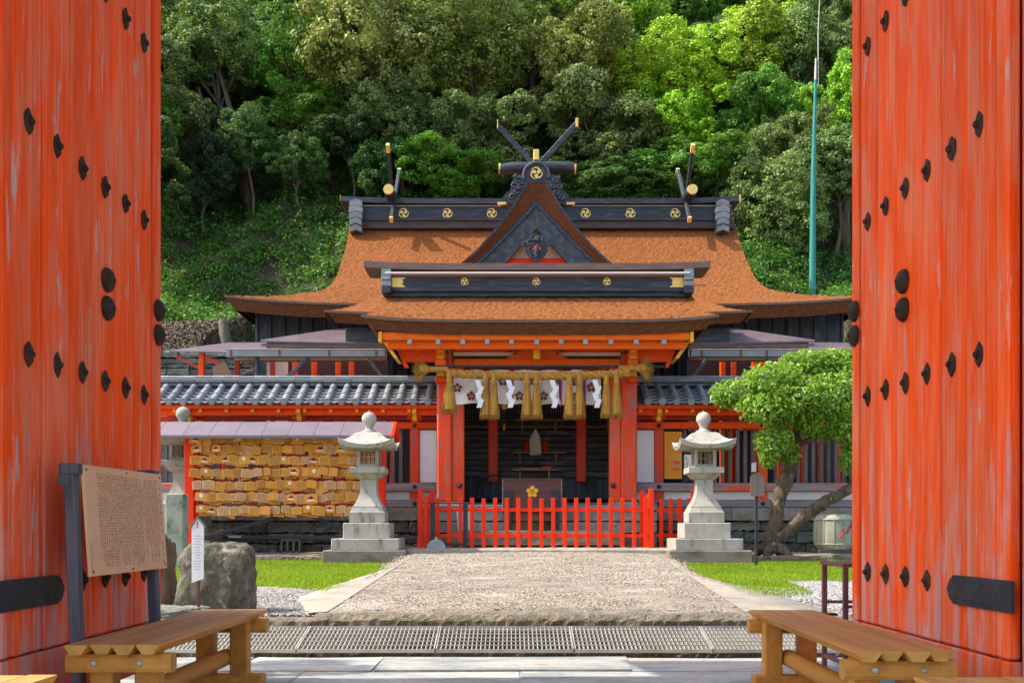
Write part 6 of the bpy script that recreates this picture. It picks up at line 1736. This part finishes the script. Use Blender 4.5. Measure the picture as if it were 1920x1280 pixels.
# undergrowth covering the bank
def undergrowth():
    VS = []; TS = []
    for i in range(3000):
        px = random.uniform(285, 1640); d = random.uniform(29.5, 44) if px < 680 or px > 1380 else random.uniform(34.5, 44)
        if i > 1900: d = random.uniform(40, 62)
        x = X(px, d)
        if abs(x - .8) < 7.9 and d < 33.6: continue
        if d < 31.5 and px < 470 and random.random() < .75: continue
        z = hill(x, d); r = random.uniform(.25, .75); n = int(70 + 130 * r)
        dr = unit(RNG.normal(size=(n, 3)) + np.array([0, 0, .5])); P = np.array([x, d, z + r * .25]) + dr * r * RNG.uniform(.5, 1.05, (n, 1)) * np.array([1, 1, .8])
        nr = unit(dr + RNG.normal(0, .6, (n, 3)) + np.array([0, 0, .4]))
        VS.append(leafquads(P, nr, RNG.uniform(.07, .16, n), .6))
        base = random.choice(((1, 1, 1), (.8, .9, .9), (1.3, 1.25, 1), (.65, .75, .8), (1.1, 1.15, .9), (1.5, 1.4, 1.1)))
        if d > 39: base = (.45, .5, .6)  # darker leaf tint deep in the wood, shade put into the colour
        if px < 560 and 33 < d < 37 and random.random() < .09: base = (3.2, .75, 1.4)
        TS.append(tints(n, base, .25, .08))
    # low creeping cover near the foot of the bank
    n = 26000; px = RNG.uniform(285, 1640, n); d = RNG.uniform(28.5, 38, n); x = (px - 960) * d / F
    k = ~((np.abs(x - .8) < 7.8) & (d < 33.4)) & ((np.sin(x * 2.1 + d * 1.7) + np.sin(d * 2.9 - x) + RNG.normal(0, .6, n)) > np.interp(d, [28, 31, 33], [1.1, .3, -1.2])); x, d = x[k], d[k]; n = len(x)
    z = np.array([hill(a, c_) for a, c_ in zip(x, d)]) + RNG.uniform(.02, .25, n)
    VS.append(leafquads(np.stack([x, d, z], 1), unit(RNG.normal(0, .5, (n, 3)) + np.array([0, -.3, 1])), RNG.uniform(.08, .17, n), .6)); TS.append(tints(n, (1.15, 1.1, .9), .3, .08))
    V = np.concatenate(VS); T = np.concatenate(TS)
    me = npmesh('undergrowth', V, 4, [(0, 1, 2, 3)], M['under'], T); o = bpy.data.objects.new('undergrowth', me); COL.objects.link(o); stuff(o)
    o['label'] = 'dense green shrubs and creepers covering the bank'; o['category'] = 'undergrowth'
undergrowth()
n = 14000; px = RNG.uniform(270, 480, n); d = RNG.uniform(25.2, 31.5, n); x = (px - 960) * d / F; k = np.abs(x - .8) > 7.0; x, d = x[k], d[k]; n = len(x)
z = np.array([hill(a, c_) for a, c_ in zip(x, d)]) + RNG.uniform(.005, .05, n)
me = npmesh('leaf_litter', leafquads(np.stack([x, d, z], 1), unit(RNG.normal(0, .45, (n, 3)) + np.array([0, -.3, 1])), RNG.uniform(.04, .10, n), .7), 4, [(0, 1, 2, 3)], M['litter'], tints(n, (1, 1, 1), .4, .1))
o = bpy.data.objects.new('leaf_litter', me); COL.objects.link(o); stuff(o); o['label'] = 'brown leaf litter and chips on the bare bank'; o['category'] = 'litter'

# teal mast with a thin antenna
d = 34.4; xb_ = X(1523, d); zb_ = hill(xb_, d)
t = thing('teal_mast', 'tall teal painted mast with a thin grey antenna on the bank', 'mast', (xb_, d, zb_))
b = MB(); b.tube([(xb_, d, zb_ - .2), W3(1525, 330, d), W3(1529, 150, d)], [.125, .09, .045], 12); b.build('mast_pole', M['teal'], t)
b = MB(); b.tube([W3(1529, 150.5, d), W3(1530, 110, d)], [.04, .035], 8); b.tube([W3(1534.5, 158, d), W3(1534, 60, d), W3(1539, -40, d)], [.018, .018, .012], 6); b.tube([W3(1529, 112, d), W3(1534, 112, d)], .012, 5); b.tube([W3(1529, 156, d), W3(1534.5, 157, d)], .012, 5)
b.build('antenna', M['steel'], t)

# ------------------------------------------------------------------ plum tree by the corridor
d = 16.3
pt = thing('plum_tree', 'small plum tree with a leaning double trunk and round bright green crown', 'tree', (X(1452, d), d, .47))
bk = MB()
def limb(pts, rads, n=9):
    m_ = 9 * len(pts); n = n + 6; P = smooth_tab([(*W3(p[0], p[1], d + p[2]),) for p in pts], m_); rr = np.interp(np.linspace(0, len(rads) - 1, m_), range(len(rads)), rads)
    o = len(bk.v); bk.tube([Vector(p) for p in P], [float(q) * random.uniform(.92, 1.1) for q in rr], n)
    from mathutils import noise as mn
    for i in range(o, len(bk.v)):
        p = Vector(bk.v[i]); c_ = Vector(P[min(m_ - 1, (i - o) // n)]); q = p - c_
        f = 1 + .22 * mn.noise(Vector((p.x * 5, p.y * 5, p.z * 3))) + .16 * mn.noise(Vector((p.x * 16, p.y * 16, p.z * 7)))
        bk.v[i] = tuple(c_ + q * f)
limb([(1444, 1034, 0), (1448, 1010, 0), (1455, 975, 0), (1462, 930, 0), (1476, 890, .02), (1487, 858, .02), (1485, 830, .0)], [.20, .135, .112, .108, .11, .10, .08], 12)
limb([(1455, 1015, -.03), (1475, 996, -.05), (1500, 975, -.1), (1540, 945, -.15), (1575, 925, -.1), (1612, 905, 0), (1660, 870, .1)], [.115, .105, .095, .095, .09, .075, .05], 10)
limb([(1485, 845, 0), (1470, 810, -.1), (1458, 775, -.25), (1452, 735, -.3)], [.10, .075, .06, .03]); limb([(1486, 840, 0), (1500, 800, .1), (1520, 760, .2), (1545, 715, .2)], [.10, .08, .06, .03])
limb([(1466, 800, -.1), (1430, 770, -.2), (1395, 745, -.2), (1365, 735, -.1)], [.05, .045, .035, .015]); limb([(1500, 800, .1), (1550, 775, 0), (1600, 745, -.1), (1650, 730, -.1)], [.06, .05, .04, .02])
limb([(1458, 775, -.25), (1480, 735, -.3), (1500, 700, -.3)], [.04, .03, .015]); limb([(1486, 835, 0), (1530, 820, -.2), (1580, 800, -.3), (1630, 800, -.3)], [.05, .04, .03, .015]); limb([(1480, 860, 0), (1455, 840, -.2), (1440, 830, -.3)], [.03, .02, .01])
for k in range(5):
    a = k * 1.25 + .3; x0 = X(1450, d)
    bk.tube([(x0, d, .66), (x0 + .2 * math.cos(a), d + .2 * math.sin(a), .56), (x0 + .36 * math.cos(a), d + .36 * math.sin(a), .45)], [.13, .085, .03], 7)
bk.build('trunk', M['plumbark'], pt)
lob = [(1392, 738, 62, 30, -.1), (1450, 715, 62, 36, -.3), (1505, 700, 58, 32, 0), (1560, 690, 58, 36, .1), (1610, 715, 60, 48, -.1), (1660, 740, 60, 60, 0), (1430, 765, 48, 28, -.45), (1500, 745, 60, 40, -.4), (1560, 745, 60, 45, -.4), (1480, 780, 60, 30, .3), (1540, 795, 50, 32, -.2),
       (1450, 828, 36, 34, -.35), (1478, 850, 22, 22, -.2), (1438, 862, 14, 18, -.4), (1590, 800, 40, 36, -.4), (1600, 860, 26, 34, -.3), (1650, 810, 50, 50, 0), (1360, 745, 24, 16, -.1), (1520, 676, 60, 20, 0), (1580, 668, 26, 14, 0)]
VS = []; TS = []
for (px, py, rx, ry, dy) in lob:
    n = int(rx * ry * .60) + 90; c = np.array(W3(px, py, d + dy)); k_ = d / F
    dr = unit(RNG.normal(size=(n, 3)) + np.array([0, 0, .15])); P = c + dr * np.array([rx, (rx + ry) * .55, ry]) * k_ * RNG.uniform(.35, 1.08, (n, 1)) ** .6
    nr = unit(dr * .5 + RNG.normal(0, .5, (n, 3)) + np.array([-.1, -.2, .7])); s = RNG.uniform(.05, .10, n)
    Q = leafquads(P, nr, s, .55); Q[:, 1, 2] += .008; Q[:, 3, 2] += .008; Q[:, 2, 2] -= s * .25
    VS.append(Q); TS.append(tints(n, (1, 1, 1), .2, .07))
me = npmesh('crown', np.concatenate(VS), 4, [(0, 1, 2, 3)], M['plumleaf'], np.concatenate(TS))
o = bpy.data.objects.new('crown', me); COL.objects.link(o); o.parent = pt; o.location = -WL[pt.name]

# an unseen tree added beside the gate to throw leafy shade on the paving
t = thing('shade_tree', 'small unseen tree added beside the gate to shade the slate paving', 'tree', (-5.9, 6.4, -.03))
c = bpy.data.objects.new('crown', CROWNS[1][0]); COL.objects.link(c); c.parent = t; c.location = (.05, 0, 5.2); c.scale = (.85, .52, .6); c.color = (.06, .13, .02, 1)
b = MB(); b.tube([(-5.9, 6.4, -.1), (-5.86, 6.41, 1.5), (-5.92, 6.38, 3.2), (-5.85, 6.4, 5.2)], [.10, .08, .06, .03], 8)
for a in range(5): b.tube([(-5.9, 6.39, 4.2), (-5.85 + .6 * math.cos(a * 1.3), 6.4 + .4 * math.sin(a * 1.3), 5.2)], [.03, .012], 5, False)
b.build('trunk', M['bark'], t)
